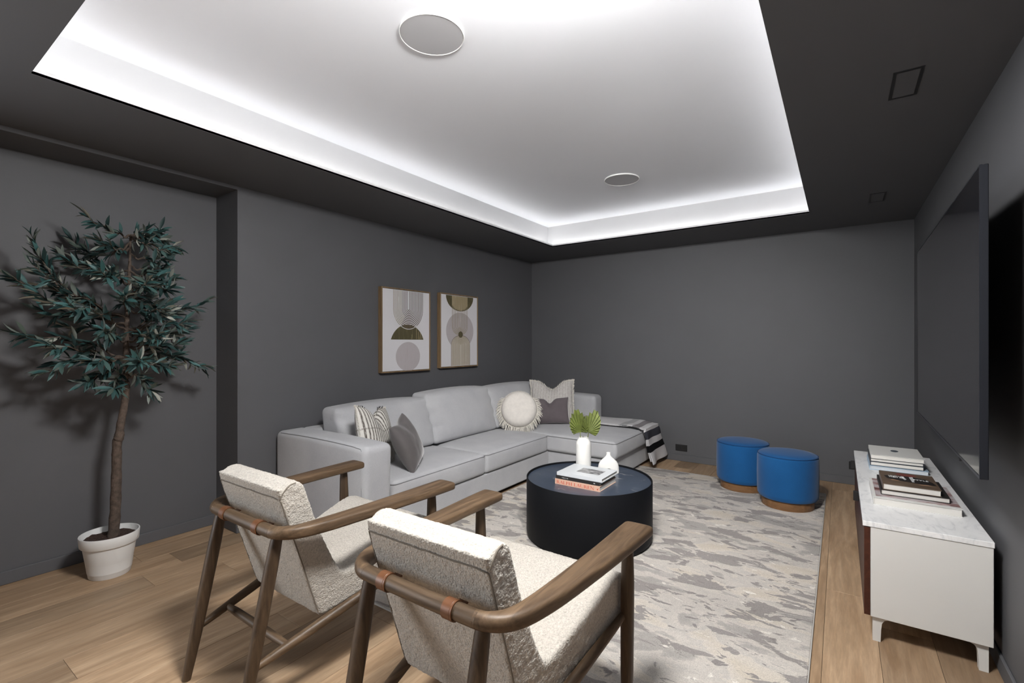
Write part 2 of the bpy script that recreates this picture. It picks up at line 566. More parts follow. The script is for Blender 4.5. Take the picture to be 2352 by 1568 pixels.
def text_mesh(name, s, size, mat, parent, mtx, align='CENTER', extrude=0.0004):
    cu = bpy.data.curves.new(name, 'FONT')
    cu.body = s
    cu.size = size
    cu.align_x = align
    cu.align_y = 'CENTER'
    cu.extrude = extrude
    tmp = bpy.data.objects.new('tmp_text', cu)
    COL.objects.link(tmp)
    dg = bpy.context.evaluated_depsgraph_get()
    me = bpy.data.meshes.new_from_object(tmp.evaluated_get(dg))
    bpy.data.objects.remove(tmp)
    bpy.data.curves.remove(cu)
    me.name = name
    me.materials.clear()
    me.transform(mtx)
    return link_mesh(name, me, mat, parent)

def basis(origin, xa, ya):
    xa = Vector(xa).normalized(); ya = Vector(ya).normalized(); za = xa.cross(ya)
    m = Matrix((xa, ya, za)).transposed().to_4x4()
    m.translation = Vector(origin)
    return m

# ------------------------------------------------------------------ structure
def struct(o, label=None):
    o['kind'] = 'structure'
    if label: o['label'] = label
    return o

T = 0.12
struct(box('wall_back', (XN - T, YB, 0), (XR + T, YB + T, ZC + 0.5), 'wall'))
struct(box('wall_right', (XR, YR - T, 0), (XR + T, YB, ZC + 0.5), 'wall'))
struct(box('wall_rear', (XN - T, YR - T, 0), (XR, YR, ZC + 0.5), 'wall'))
bm = bmesh.new()
add_box(bm, (XN - T, YN1, 0), (XL, YB, ZC + 0.02))
WY0, WY1, WZ0, WZ1 = -2.02, -0.48, 0.33, 2.17          # opening for the added window behind the camera
add_box(bm, (XN - T, YR, 0), (XL, WY0, ZC + 0.02))
add_box(bm, (XN - T, WY1, 0), (XL, YN0, ZC + 0.02))
add_box(bm, (XN - T, WY0, 0), (XL, WY1, WZ0))
add_box(bm, (XN - T, WY0, WZ1), (XL, WY1, ZC + 0.02))
add_box(bm, (XN - T, YN0, 0), (XN, YN1, ZC + 0.02))
add_box(bm, (XN, YN0, ZN), (XL, YN1, ZC + 0.02))
struct(bm_obj('wall_left', bm, 'wall'))

def window():
    w = struct(box('added_window_1', (XL - .16, WY0, WZ0 - .03), (XL + .03, WY1, WZ0), 'tray', None, 0.003, 1), 'added tall white window behind the camera, for fill light')
    for lo, hi in (((XL - .15, WY0, WZ0), (XL - .09, WY0 + .05, WZ1)), ((XL - .15, WY1 - .05, WZ0), (XL - .09, WY1, WZ1)), ((XL - .15, WY0, WZ1 - .05), (XL - .09, WY1, WZ1)),
                   ((XL - .15, WY0, WZ0), (XL - .09, WY1, WZ0 + .05)), ((XL - .15, (WY0 + WY1) / 2 - .025, WZ0), (XL - .09, (WY0 + WY1) / 2 + .025, WZ1))):
        box('window_frame', lo, hi, 'tray', w)
    for a, b in ((WY0 + .05, (WY0 + WY1) / 2 - .025), ((WY0 + WY1) / 2 + .025, WY1 - .05)):
        box('pane', (XL - .125, a, WZ0 + .05), (XL - .119, b, WZ1 - .05), 'glass', w)
def glass():
    m, nt, b = new_mat('window_glass')
    b.inputs['Transmission Weight'].default_value = 1.0
    b.inputs['Roughness'].default_value = 0.0
    b.inputs['IOR'].default_value = 1.1
    return m
M['glass'] = glass()
window()

def ring(bm, x0, x1, y0, y1, X0, X1, Y0, Y1, z0, z1):
    """rectangular ring: inner x0..y1, outer X0..Y1"""
    add_box(bm, (X0, Y0, z0), (x0, Y1, z1))
    add_box(bm, (x1, Y0, z0), (X1, Y1, z1))
    add_box(bm, (x0, Y0, z0), (x1, y0, z1))
    add_box(bm, (x0, y1, z0), (x1, Y1, z1))

bm = bmesh.new()
ring(bm, TX0, TX1, TY0, TY1, XN - T, XR + T, YR - T, YB + T, ZC, ZC + 0.006)
ceil = struct(bm_obj('ceiling', bm, 'soffit'))
bm = bmesh.new()
ring(bm, TX0, TX1, TY0, TY1, TX0 - CW - .05, TX1 + CW + .05, TY0 - CW - .05, TY1 + CW + .05, ZC + 0.006, ZC + 0.012)
bm_obj('cove_ledge', bm, 'tray', ceil)
LIP = 0.028
for lo, hi in (((TX0 - .012, TY0 - .012, ZC), (TX0, TY1 + .012, ZC + LIP)), ((TX1, TY0 - .012, ZC), (TX1 + .012, TY1 + .012, ZC + LIP)),
               ((TX0, TY0 - .012, ZC), (TX1, TY0, ZC + LIP)), ((TX0, TY1, ZC), (TX1, TY1 + .012, ZC + LIP))):
    box('cove_lip', (lo[0], lo[1], lo[2] + 0.0005), hi, 'tray', ceil)
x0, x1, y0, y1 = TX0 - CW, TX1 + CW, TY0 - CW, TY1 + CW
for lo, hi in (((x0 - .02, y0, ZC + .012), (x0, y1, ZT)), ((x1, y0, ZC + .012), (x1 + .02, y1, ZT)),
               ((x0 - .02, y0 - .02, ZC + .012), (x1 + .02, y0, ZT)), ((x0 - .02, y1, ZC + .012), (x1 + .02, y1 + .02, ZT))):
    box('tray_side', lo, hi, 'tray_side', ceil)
box('tray_panel', (x0 - .02, y0 - .02, ZT), (x1 + .02, y1 + .02, ZT + 0.02), 'tray_panel', ceil)

# LED strips lying on the cove ledge beside the tray sides
s, wd = 0.030, 0.012
zl = ZC + 0.012
def led(lo, hi, label):
    t = thing('led_strip', label, 'light strip', ((lo[0] + hi[0]) / 2, (lo[1] + hi[1]) / 2, zl), 0, 'cove light strips')
    dx, dy = (hi[0] - lo[0]) / 2, (hi[1] - lo[1]) / 2
    box('channel', (-dx - .002, -dy - .002, 0), (dx + .002, dy + .002, 0.005), 'white_plastic', t)
    box('emitter', (-dx, -dy, 0.005), (dx, dy, 0.008), 'led', t)
led((x0 + s, y0 + .06, 0), (x0 + s + wd, y1 - .06, 0), 'long white light strip in the cove above the sofa wall')
led((x1 - s - wd, y0 + .06, 0), (x1 - s, y1 - .06, 0), 'long white light strip in the cove on the television side')
led((x0 + .08, y0 + s, 0), (x1 - .08, y0 + s + wd, 0), 'white light strip in the cove edge nearest the camera')
led((x0 + .08, y1 - s - wd, 0), (-0.985, y1 - s, 0), 'white light strip in the far cove, left of the dark joint')
led((-0.955, y1 - s - wd, 0), (x1 - .08, y1 - s, 0), 'short white light strip in the far cove, right of the dark joint')

# floor: sub-floor slab with individual oak planks
floor = struct(box('floor', (XN - T, YR - T, -0.08), (XR + T, YB + T, -0.004), 'dark_gap'))
PW = 0.2
xs = [-0.062 + PW * k for k in range(-19, 4)]
random.seed(11)
for i, xa in enumerate(xs):
    lo_x, hi_x = max(xa, XN), min(xa + PW, XR)
    if hi_x - lo_x < 0.005: continue
    joints = [YR]
    y = YR + random.uniform(0.5, 2.2)
    fixed = None
    mid = xa + PW / 2
    if abs(mid + 2.562) < 0.1: fixed = 0.555
    if abs(mid + 1.762) < 0.1: fixed = 1.50
    if abs(mid - 0.038) < 0.1: fixed = 3.05
    if fixed is not None: y = fixed - 2.1
    while y < YB - 0.25:
        if y > YR + 0.3: joints.append(y)
        y += 2.1 if fixed is not None else random.uniform(1.7, 2.4)
    joints.append(YB)
    for a, b in zip(joints[:-1], joints[1:]):
        bm = bmesh.new()
        cx_, cy_ = (lo_x + hi_x) / 2, (a + b) / 2
        hx, hy = (hi_x - lo_x) / 2 - 0.0006, (b - a) / 2 - 0.0006
        add_box(bm, (-hx, -hy, -0.004), (hx, hy, 0.0), 0.0009, 1)
        bm_obj('floor_plank', bm, 'oak', floor, False, (cx_, cy_, 0))

BH, BT = 0.072, 0.012
def baseboard(name, segs_):
    bm = bmesh.new()
    for lo, hi in segs_:
        add_box(bm, lo, hi, 0.003, 1)
    struct(bm_obj(name, bm, 'wall'))
baseboard('baseboard_left', [((XN, YN0, 0), (XN + BT, YN1, BH)), ((XN, YN1 - BT, 0), (XL, YN1, BH)), ((XL, YN1 - BT, 0), (XL + BT, YB, BH)), ((XL, YR, 0), (XL + BT, YN0, BH))])
baseboard('baseboard_back', [((XL, YB - BT, 0), (XR, YB, BH))])
baseboard('baseboard_right', [((XR - BT, YR, 0), (XR, YB - BT, BH))])

# ------------------------------------------------------------------ rug
rug = thing('area_rug', 'grey and cream abstract area rug under the black drum table', 'rug', (-1.26, 3.25, 0))
hx, hy = 1.155, 1.68
cushion('pile', (-hx, -hy, 0.001), (hx, hy, 0.013), 0.005, 'rug', rug, 6)
bm = bmesh.new()
ring(bm, -hx + .004, hx - .004, -hy + .004, hy - .004, -hx - .004, hx + .004, -hy - .004, hy + .004, 0.0005, 0.010)
bm_obj('binding', bm, 'rug_edge', rug)
ZR = 0.013

# ------------------------------------------------------------------ sofa (chaise sectional)
sofa = thing('sectional_sofa', 'light grey fabric sectional sofa with chaise along the dark walls', 'sofa', (-2.9, 3.6, 0))
def S(lo, hi): # world box to sofa-local
    o = Vector(sofa.location)
    return Vector(lo) - o, Vector(hi) - o
SX0, SXF = -3.425, -2.40
SY0, SY1 = 1.87, 5.39
def sc(name, lo, hi, r, mat='sofa', parent=None, n=8, fn=None):
    a, b = S(lo, hi)
    o = Vector(sofa.location)
    f2 = (lambda p, q: fn(p + o, q) - o) if fn else None
    return cushion(name, a, b, r, mat, parent or sofa, n, f2)
sc('base', (SX0 + .05, SY0 + .03, 0.035), (SXF - .02, 4.14, 0.232), 0.014)
sc('chaise_base', (SX0 + .05, 4.145, 0.035), (-1.735, SY1 - .02, 0.232), 0.014)
sc('plinth', (SX0 + .1, SY0 + .08, ZR), (SXF - .06, 4.2, 0.05), 0.005, 'dark_gap')
sc('plinth', (SX0 + .1, 4.2, ZR + .001), (-1.79, SY1 - .08, 0.05), 0.005, 'dark_gap')
def arm_fn(p, q):
    p.z += 0.010 * (1 - min(1, abs(q.x)) ** 2) * (q.z > 0)
    return p
def arm_slope(p, q):
    # the front of the arm rakes back very slightly towards the floor
    p.x -= 0.02 * (1 - (p.z - 0.04) / 0.64) * (q.x > 0.5)
    return arm_fn(p, q)
sc('arm', (SX0, SY0, 0.035), (SXF + .01, SY0 + .225, 0.672), 0.045, fn=arm_slope)
sc('arm', (SX0, SY1 - .225, 0.035), (SXF + .01, SY1, 0.690), 0.050, fn=arm_fn)
sc('back_frame', (SX0, SY0 + .19, 0.035), (SX0 + .19, SY1 - .19, 0.672), 0.045)

def seat_fn(crown, front=0.012):
    def f(p, q):
        k = (1 - min(1, abs(q.x)) ** 4) * (1 - min(1, abs(q.y)) ** 4)
        if q.z > 0: p.z += crown * k
        if q.x > 0.5: p.x += front * (1 - min(1, abs(q.z)) ** 2) * (1 - min(1, abs(q.y)) ** 6)
        return p
    return f
c1 = sc('seat_cushion', (SX0 + .2, 2.10, 0.236), (SXF, 3.085, 0.405), 0.032, fn=seat_fn(.022))
c2 = sc('seat_cushion', (SX0 + .2, 3.09, 0.236), (SXF, 4.095, 0.405), 0.032, fn=seat_fn(.022))
# chaise cushion: a T shape that widens in front of the short right arm
def chaise_fn(p, q):
    k = (1 - min(1, abs(q.x)) ** 6) * (1 - min(1, abs(q.y)) ** 6)
    if q.z > 0: p.z += 0.018 * k
    # far side: notched back behind the arm
    if q.y > 0.3:
        t = min(1.0, max(0.0, (p.x - (SXF - .02)) / 0.05))
        p.y -= (1 - t) * 0.20 * (q.y - 0.3) / 0.7
    if q.x > 0.6: p.x += 0.012 * (1 - min(1, abs(q.z)) ** 2)
    return p
c3 = sc('chaise_cushion', (SX0 + .2, 4.10, 0.236), (-1.695, SY1 - .02, 0.405), 0.034, n=34, fn=chaise_fn)
def seam_loop(x0, x1, y0, y1, z, rr, parent, pts_extra=None):
    o = Vector(sofa.location)
    pts = []
    for cx_, cy_, a0 in ((x1 - rr, y0 + rr, -90), (x1 - rr, y1 - rr, 0), (x0 + rr, y1 - rr, 90), (x0 + rr, y0 + rr, 180)):
        for k in range(5):
            a = R(a0 + 90 * k / 4)
            pts.append(Vector((cx_ + rr * math.cos(a), cy_ + rr * math.sin(a), z)) - o)
    pts.append(pts[0])
    sweep('piping', pts, [0.0032] * len(pts), 'sofa_seam', parent, 6)
for c_, y0_, y1_ in ((c1, 2.10, 3.085), (c2, 3.09, 4.095)):
    seam_loop(SX0 + .2, SXF + .002, y0_, y1_, 0.388, 0.032, c_)
seam_loop(SXF - .5, -1.690, 4.099, SY1 - .022, 0.388, 0.036, c3)
o_ = Vector(sofa.location)
pts = [Vector(q) for q in [(SX0 + .06, SY0 + .012, .6615)] + [(SX0 + .06 + (SXF - SX0 - .12) * k_ / 12, SY0 + .012, .6615 + .009 * (1 - (k_ / 6 - 1) ** 2)) for k_ in range(1, 12)] + [(SXF - .05, SY0 + .010, .658), (SXF - .036, SY0 + .006, .648), (SXF - .030, SY0 + .004, .630), (SXF - .032, SY0 + .003, .40), (SXF - .045, SY0 + .003, .06)]]
sweep('piping', [p - o_ for p in pts], [0.0024] * len(pts), 'sofa_seam', sofa, 6)

def back_cushion(y0_, y1_, zt, xf, twist=0.0, seed=0):
    lo, hi = (SX0 + .175, y0_, 0.425), (SX0 + .175 + 0.2, y1_, zt)
    def f(p, q):
        h = (p.z - 0.425) / (zt - 0.425)
        k = (1 - min(1, abs(q.y)) ** 3) * (1 - min(1, abs(q.z)) ** 3)
        if q.x > 0: p.x += 0.055 * k
        p.x += (1 - h) * 0.13 * (0.4 + 0.6 * (q.x > 0)) + xf
        p.x += twist * q.y
        if q.z > 0.5:
            p.z += 0.018 * (1 - q.y ** 2) - 0.010
        n_ = noise.noise(Vector((p.x * 7 + seed, p.y * 5, p.z * 7)))
        p.x += 0.008 * n_ * (q.x > 0)
        # pulled creases near the upper corners
        e = max(0, abs(q.y) - 0.72) / 0.28
        p.x += 0.010 * e * math.sin(p.z * 55 + seed) * (q.x > 0.2) * (q.z > -.4)
        return p
    return sc('back_cushion', lo, hi, 0.042, n=18, fn=f)
b1 = back_cushion(2.125, 3.045, 0.838, 0.0, 0.006, 1)
b2 = back_cushion(3.02, 3.955, 0.872, 0.012, -0.006, 5)
b3 = back_cushion(3.955, 4.95, 0.852, 0.0, 0.004, 9)

# ------------------------------------------------------------------ pillows
def pillow_mesh(w, h, t, chop=0.0, n=36, pinch=0.06, sag=0.0, seed=0, chop_w=0.30):
    vs, uv = [], []
    idx = {}
    def vert(u, v, sg):
        x = w / 2 * u * (1 - pinch * (1 - v * v))
        y = h / 2 * v * (1 - pinch * (1 - u * u))
        th = t / 2 * (max(0, (1 - u ** 2)) * max(0, (1 - v ** 2))) ** 0.42
        cf = math.exp(-(u / chop_w) ** 2) * max(0, (v + 0.35) / 1.35) ** 1.5
        y -= chop * cf
        th *= 1 - 0.45 * cf * (chop > 0)
        th *= 1 + sag * (-v) * 0.5
        nz = noise.noise(Vector((u * 2.3 + seed, v * 2.3, sg * 3))) * 0.06 + noise.noise(Vector((u * 6 + seed, v * 6, sg))) * 0.03
        return (x, y, sg * th * (1 + nz))
    for sg in (1, -1):
        for i in range(n + 1):
            for j in range(n + 1):
                u = math.sin((i / n - .5) * PI * 0.985) / math.sin(.5 * PI * .985)
                v = math.sin((j / n - .5) * PI * 0.985) / math.sin(.5 * PI * .985)
                edge = i in (0, n) or j in (0, n)
                key = (i, j, 0 if edge else sg)
                if key not in idx:
                    idx[key] = len(vs)
                    vs.append(vert(u, v, sg)); uv.append((u / 2 + .5, v / 2 + .5))
    f = []
    def g(i, j, sg):
        return idx[(i, j, 0 if (i in (0, n) or j in (0, n)) else sg)]
    for sg in (1, -1):
        for i in range(n):
            for j in range(n):
                q = [g(i, j, sg), g(i + 1, j, sg), g(i + 1, j + 1, sg), g(i, j + 1, sg)]
                f.append(q if sg > 0 else q[::-1])
    rim = [g(i, 0, 1) for i in range(n)] + [g(n, j, 1) for j in range(n)] + [g(n - i, n, 1) for i in range(n)] + [g(0, n - j, 1) for j in range(n)]
    return vs, f, uv, [Vector(vs[k]) for k in rim]

def orient(center, nrm, lean, roll=0.0):
    """x = width, y = up, z = face normal; nrm is horizontal; lean tips the top backwards."""
    n_ = Vector((nrm[0], nrm[1], 0)).normalized()
    up = Vector((0, 0, 1))
    xa = up.cross(n_)
    m = Matrix((xa, up, n_)).transposed().to_4x4()
    m = m @ Matrix.Rotation(-lean, 4, 'X') @ Matrix.Rotation(roll, 4, 'Z')
    m.translation = Vector(center)
    return m

def fringe_mesh(rim, length, per, width, center=Vector((0, 0, 0)), jitter=0.5, droop=0.0, seed=3, down=Vector((0, -1, 0)), keep=None):
    rnd = random.Random(seed)
    vs, f = [], []
    n = len(rim)
    for i in range(n):
        a, b = rim[i], rim[(i + 1) % n]
        for k in range(per):
            p = a.lerp(b, (k + rnd.random()) / per)
            if keep and not keep(p): continue
            out = (p - center); out.z = 0
            out.normalize()
            side = Vector((-out.y, out.x, 0))
            d = (out + side * rnd.uniform(-jitter, jitter) + Vector((0, 0, rnd.uniform(-jitter, jitter))) + down * droop).normalized()
            L = length * rnd.uniform(0.7, 1.15)
            s_ = d.cross(Vector((rnd.uniform(-1, 1), rnd.uniform(-1, 1), rnd.uniform(-1, 1)))).normalized() * width
            t_ = d.cross(s_).normalized() * width
            q0 = p - d * 0.004
            m_ = p + d * L * 0.55
            e_ = p + d * L + down * droop * L * 0.5
            o0 = len(vs)
            for c_, sc_ in ((q0, 1.0), (m_, 1.0), (e_, 0.8)):
                vs += [c_ + s_ * sc_, c_ - s_ * .5 * sc_ + t_ * .8 * sc_, c_ - s_ * .5 * sc_ - t_ * .8 * sc_]
            for l in (0, 3):
                for q in range(3):
                    f.append((o0 + l + q, o0 + l + (q + 1) % 3, o0 + l + 3 + (q + 1) % 3, o0 + l + 3 + q))
            f.append((o0 + 6, o0 + 7, o0 + 8))
    return vs, f

def pillow(name, label, mtx, w, h, t, mat, **kw):
    root = bpy.data.objects.new(name, None)
    COL.objects.link(root)
    root.matrix_world = mtx
    tag(root, label, 'pillow')
    vs, f, uv, rim = pillow_mesh(w, h, t, **kw)
    mesh_obj('cover', vs, f, mat, root, True, None, uv)
    return root, rim

p, rim = pillow('throw_pillow', 'cream pillow with dark stripes and tufted corners against the left sofa arm',
                orient((-2.79, 2.275, 0.628), (0.90, 0.44), R(14), R(-9)), 0.46, 0.45, 0.17, 'stripe_a', chop=0.085, seed=2)
vs, f = fringe_mesh(rim, 0.014, 5, 0.0015, seed=5)
mesh_obj('fringe', vs, f, 'cream_fringe', p)['kind'] = 'stuff'
vs, f = fringe_mesh(rim, 0.022, 3, 0.0024, seed=6, keep=lambda q: q.y > 0.09 and abs(q.x) < 0.185 and abs(q.x) > 0.05)
mesh_obj('black_tufts', vs, f, 'black_fringe', p)['kind'] = 'stuff'

p, rim = pillow('throw_pillow', 'dark grey velvet pillow leaning on the striped pillow at the left arm',
                orient((-2.60, 2.405, 0.592), (0.86, 0.51), R(24), R(9)), 0.36, 0.37, 0.17, 'velvet_grey', chop=0.02, seed=8, pinch=0.075, chop_w=0.45)
box('care_label', (-0.012, -0.206, 0.0), (0.006, -0.165, 0.006), 'label_white', p)

p, rim = pillow('throw_pillow', 'pale striped fringed pillow at the back corner of the sofa',
                orient((-2.70, 4.70, 0.655), (0.52, -0.85), R(14), R(1)), 0.485, 0.47, 0.16, 'stripe_b', chop=0.10, seed=4, chop_w=0.36)
vs, f = fringe_mesh(rim, 0.022, 7, 0.0018, seed=9)
mesh_obj('fringe', vs, f, 'cream_fringe', p)['kind'] = 'stuff'

p, rim = pillow('lumbar_pillow', 'mauve grey velvet lumbar pillow in front of the pale striped pillow',
                orient((-2.645, 4.555, 0.565), (0.55, -0.83), R(13), R(2)), 0.42, 0.29, 0.15, 'velvet_mauve', chop=0.055, seed=12, chop_w=0.2)

# round pillow with knotted fringe
rp = bpy.data.objects.new('round_pillow', None)
COL.objects.link(rp)
rp.matrix_world = orient((-2.765, 4.115, 0.625), (0.55, -0.83), R(20), 0)
tag(rp, 'round cream cotton pillow with long knotted fringe', 'pillow')
prof = []
for k in range(-12, 13):
    a = k / 12 * PI / 2
    prof.append((0.188 * max(0.0, math.cos(a)) ** 0.42, 0.088 * math.sin(a)))
lathe('cover', prof, 'cream_cotton', rp, 64)
rim = [Vector((0.188 * math.cos(2 * PI * k / 80), 0.188 * math.sin(2 * PI * k / 80), -0.005)) for k in range(80)]
vs, f = fringe_mesh(rim, 0.062, 4, 0.0028, seed=15, droop=0.55, jitter=0.35, keep=lambda q: q.y < 0.12)
mesh_obj('fringe', vs, f, 'cream_fringe', rp)['kind'] = 'stuff'
vs, f = fringe_mesh(rim, 0.012, 4, 0.0022, seed=16, jitter=0.6)
mesh_obj('edge_loops', vs, f, 'cream_fringe', rp)['kind'] = 'stuff'

# ------------------------------------------------------------------ throw blanket on the chaise
def throw():
    root = thing('throw_blanket', 'folded white throw with grey and black stripes hanging over the chaise end', 'blanket', (-1.7, 5.0, 0.42))
    o = Vector(root.location)
    XE = -1.655
    path = [(-2.62, 0.438), (-2.40, 0.441), (-2.1, 0.443), (-1.90, 0.441), (-1.78, 0.434), (-1.71, 0.422), (-1.668, 0.395), (-1.650, 0.35), (-1.640, 0.26), (-1.632, 0.16), (-1.622, 0.06)]
    P = spline([(x, 0, z) for x, z in path], 8)
    L = [0]
    for a, b in zip(P[:-1], P[1:]):
        L.append(L[-1] + (b - a).length)
    def layer(name, y0, y1, dz, mat, cut, folds, flare, parent):
        vs, uv = [], []
        idxs = [i for i in range(len(P)) if L[i] <= L[-1] - cut]
        ny = 26
        for i in idxs:
            i0, i1 = max(i - 1, 0), min(i + 1, len(P) - 1)
            t = (P[i1] - P[i0]).normalized()
            nrm = Vector((-t.z, 0, t.x))
            if nrm.z < 0 and abs(t.z) < 0.5: nrm = -nrm
            if nrm.x < 0 and abs(t.z) >= 0.5: nrm = -nrm
            hang = max(0.0, min(1.0, (0.42 - P[i].z) / 0.36))
            for j in range(ny + 1):
                s_ = j / ny
                y = y0 + (y1 - y0) * s_ + hang * (0.06 + flare * (s_ - 0.15)) - 0.02 * (1 - hang) * math.sin(i * 0.12)
                w_ = dz + 0.004 * math.sin(i * .25 + j * .3)
                w_ += hang * folds * (1 + math.sin(s_ * 9.0 + 0.8)) * (0.7 + 0.3 * math.cos(s_ * 4))
                p = P[i] + nrm * w_
                if hang > 0: p.x = max(p.x, XE + dz - 0.012)
                vs.append(Vector((p.x, y, p.z)) - o)
                uv.append((L[i] / L[-1], s_))
        f = quads_grid(len(idxs), ny + 1)
        ob = mesh_obj(name, vs, f, mat, parent, True, None, uv)
        md = ob.modifiers.new('thick', 'SOLIDIFY'); md.thickness = 0.004; md.offset = 0
        return ob
    layer('upper_fold', 4.78, 5.20, 0.014, 'throw', 0.0, 0.016, 0.16, root)
    layer('middle_fold', 4.775, 5.185, 0.008, 'throw', 0.02, 0.008, 0.12, root)
    layer('lower_fold', 4.765, 5.17, 0.003, 'throw', 0.12, 0.004, 0.06, root)
    pts = spline([(x, 4.772, z + .008) for x, z in path[:8]], 6)
    sweep('binding', [q - o for q in pts], [(0.0022, 0.004)] * len(pts), 'throw_edge', root, 6)
throw()

# ------------------------------------------------------------------ armchairs
def armchair():
    root = thing('lounge_armchair', 'x', 'armchair', (0, 0, 0))
    # upholstered one-piece seat shell: side profile in (y, z)
    prof = [(0.000, 0.745), (0.010, 0.788), (0.048, 0.806), (0.088, 0.790), (0.116, 0.72), (0.150, 0.620), (0.195, 0.510), (0.235, 0.425), (0.262, 0.398), (0.31, 0.402),
            (0.42, 0.432), (0.55, 0.468), (0.64, 0.490), (0.70, 0.490), (0.735, 0.465), (0.745, 0.420), (0.735, 0.378), (0.70, 0.352), (0.60, 0.334), (0.45, 0.308), (0.30, 0.280), (0.20, 0.262), (0.165, 0.256), (0.150, 0.272)]
    P = []
    n = len(prof)
    for i in range(n):
        p0, p1, p2, p3 = [Vector((*prof[(i + k) % n], 0)) for k in (-1, 0, 1, 2)]
        for k in range(4):
            t = k / 4
            if i in (n - 2, n - 1):   # straight back panel
                q = p1.lerp(p2, t)
            else:
                q = 0.5 * ((2 * p1) + (p2 - p0) * t + (2 * p0 - 5 * p1 + 4 * p2 - p3) * t * t + (3 * p1 - p0 - 3 * p2 + p3) * t ** 3)
            P.append((q.x, q.y))
    bm = bmesh.new()
    for sg in (-1, 1):
        pass
    def wid(y, z):
        return 0.232 + 0.066 * max(0, min(1, (y - 0.16) / 0.5))
    ca = [bm.verts.new((-wid(y, z), y, z)) for y, z in P]
    cb = [bm.verts.new((wid(y, z), y, z)) for y, z in P]
    m = len(P)
    for i in range(m):
        bm.faces.new((ca[i], ca[(i + 1) % m], cb[(i + 1) % m], cb[i]))
    fa = bm.faces.new(ca[::-1]); fb = bm.faces.new(cb)
    bmesh.ops.recalc_face_normals(bm, faces=bm.faces)
    bmesh.ops.triangulate(bm, faces=[fa, fb])
    me = bpy.data.meshes.new('shell_src')
    bm.to_mesh(me); bm.free()
    tmp = bpy.data.objects.new('shell_src', me)
    COL.objects.link(tmp)
    rm = tmp.modifiers.new('r', 'REMESH'); rm.mode = 'VOXEL'; rm.voxel_size = 0.0042
    sm = tmp.modifiers.new('s', 'SMOOTH'); sm.factor = 0.5; sm.iterations = 40
    for k, (size, st) in enumerate(((0.0065, 0.0042), (0.03, 0.003))):
        tx = bpy.data.textures.new('boucle_tex', 'CLOUDS'); tx.noise_scale = size; tx.noise_depth = 1
        dm = tmp.modifiers.new('d%d' % k, 'DISPLACE'); dm.texture = tx; dm.strength = st; dm.mid_level = 0.5; dm.texture_coords = 'LOCAL'
    dg = bpy.context.evaluated_depsgraph_get()
    me2 = bpy.data.meshes.new_from_object(tmp.evaluated_get(dg))
    bpy.data.objects.remove(tmp)
    me2.name = 'seat_shell'
    me2.materials.clear()
    shell = link_mesh('seat_shell', me2, 'boucle', root, True)
    tree = BVHTree.FromPolygons([v.co for v in me2.vertices], [tuple(p.vertices) for p in me2.polygons])
    def on_surface(pts_):
        dense = []
        for a_, b_ in zip(pts_[:-1], pts_[1:]):
            dense += [Vector(a_).lerp(Vector(b_), k_ / 3) for k_ in range(3)]
        dense.append(Vector(pts_[-1]))
        out_ = []
        for q_ in dense:
            co, nn, _, _ = tree.find_nearest(q_)
            out_.append(co + (q_ - co) * 0.0 + nn * 0.0004)
        for _ in range(3):
            out_ = [out_[0]] + [(out_[k_ - 1] + out_[k_] * 2 + out_[k_ + 1]) / 4 for k_ in range(1, len(out_) - 1)] + [out_[-1]]
        return out_
    # seams: round the back panel edge and across the top
    seam = plain('boucle_seam', (0.19, 0.165, 0.135), 1.0) if 'boucle_seam' not in M else M['boucle_seam']
    M['boucle_seam'] = seam
    def back_y(z_):   # back panel line
        return 0.150 * (0.745 - z_) / (0.745 - 0.272)
    loop = [(-0.250, back_y(z_) - 0.016, z_) for z_ in (0.28, 0.36, 0.46, 0.56, 0.66, 0.735)] + [(u_ * 0.230, -0.012, 0.752) for u_ in [k_ / 10 for k_ in range(-10, 11)]]
    loop += [(0.250, back_y(z_) - 0.016, z_) for z_ in (0.735, 0.66, 0.56, 0.46, 0.36, 0.28)]
    pts = on_surface(loop)
    sweep('seam', pts, [0.0026] * len(pts), 'boucle_seam', shell, 6)
    for sg in (-1, 1):
        pts = on_surface([(sg * 0.240, -0.008, 0.752), (sg * 0.240, 0.012, 0.785), (sg * 0.240, 0.035, 0.806), (sg * 0.240, 0.062, 0.812)])
        sweep('seam', pts, [0.0026] * len(pts), 'boucle_seam', shell, 6)

    # top rail running into both arms: back bar plus two arms
    ZRL = 0.640
    rail = spline([(-0.215, -0.020, ZRL), (-0.1, -0.022, ZRL), (0, -0.022, ZRL), (0.1, -0.022, ZRL), (0.215, -0.020, ZRL)], 6)
    rb = sweep('back_rail', rail, [0.0225] * len(rail), 'chairwood_x', root, 20)
    for sg in (-1, 1):
        path = [(0.205, -0.0205, ZRL), (0.235, -0.014, ZRL), (0.268, 0.012, ZRL), (0.288, 0.052, ZRL), (0.300, 0.11, ZRL), (0.310, 0.20, ZRL), (0.320, 0.35, ZRL), (0.328, 0.52, ZRL), (0.333, 0.66, ZRL), (0.335, 0.745, ZRL), (0.335, 0.764, ZRL), (0.335, 0.771, ZRL)]
        rad = [(0.0225, 0.0225), (0.0228, 0.0225), (0.0245, 0.0225), (0.0270, 0.0225), (0.030, 0.0222), (0.035, 0.0215), (0.041, 0.0205), (0.0475, 0.0195), (0.053, 0.019), (0.054, 0.019), (0.0525, 0.0182), (0.047, 0.0145)]
        pp = spline([(sg * x, y, z) for x, y, z in path], 4)
        rr = [v for v in spline([(a, b, 0) for a, b in rad], 4)]
        sweep('arm', pp, [(v.x, v.y) for v in rr], 'chairwood_y', root, 32, [2.0 + 2.6 * min(1.0, max(0.0, (k_ - 4) / 14)) for k_ in range(len(pp))])
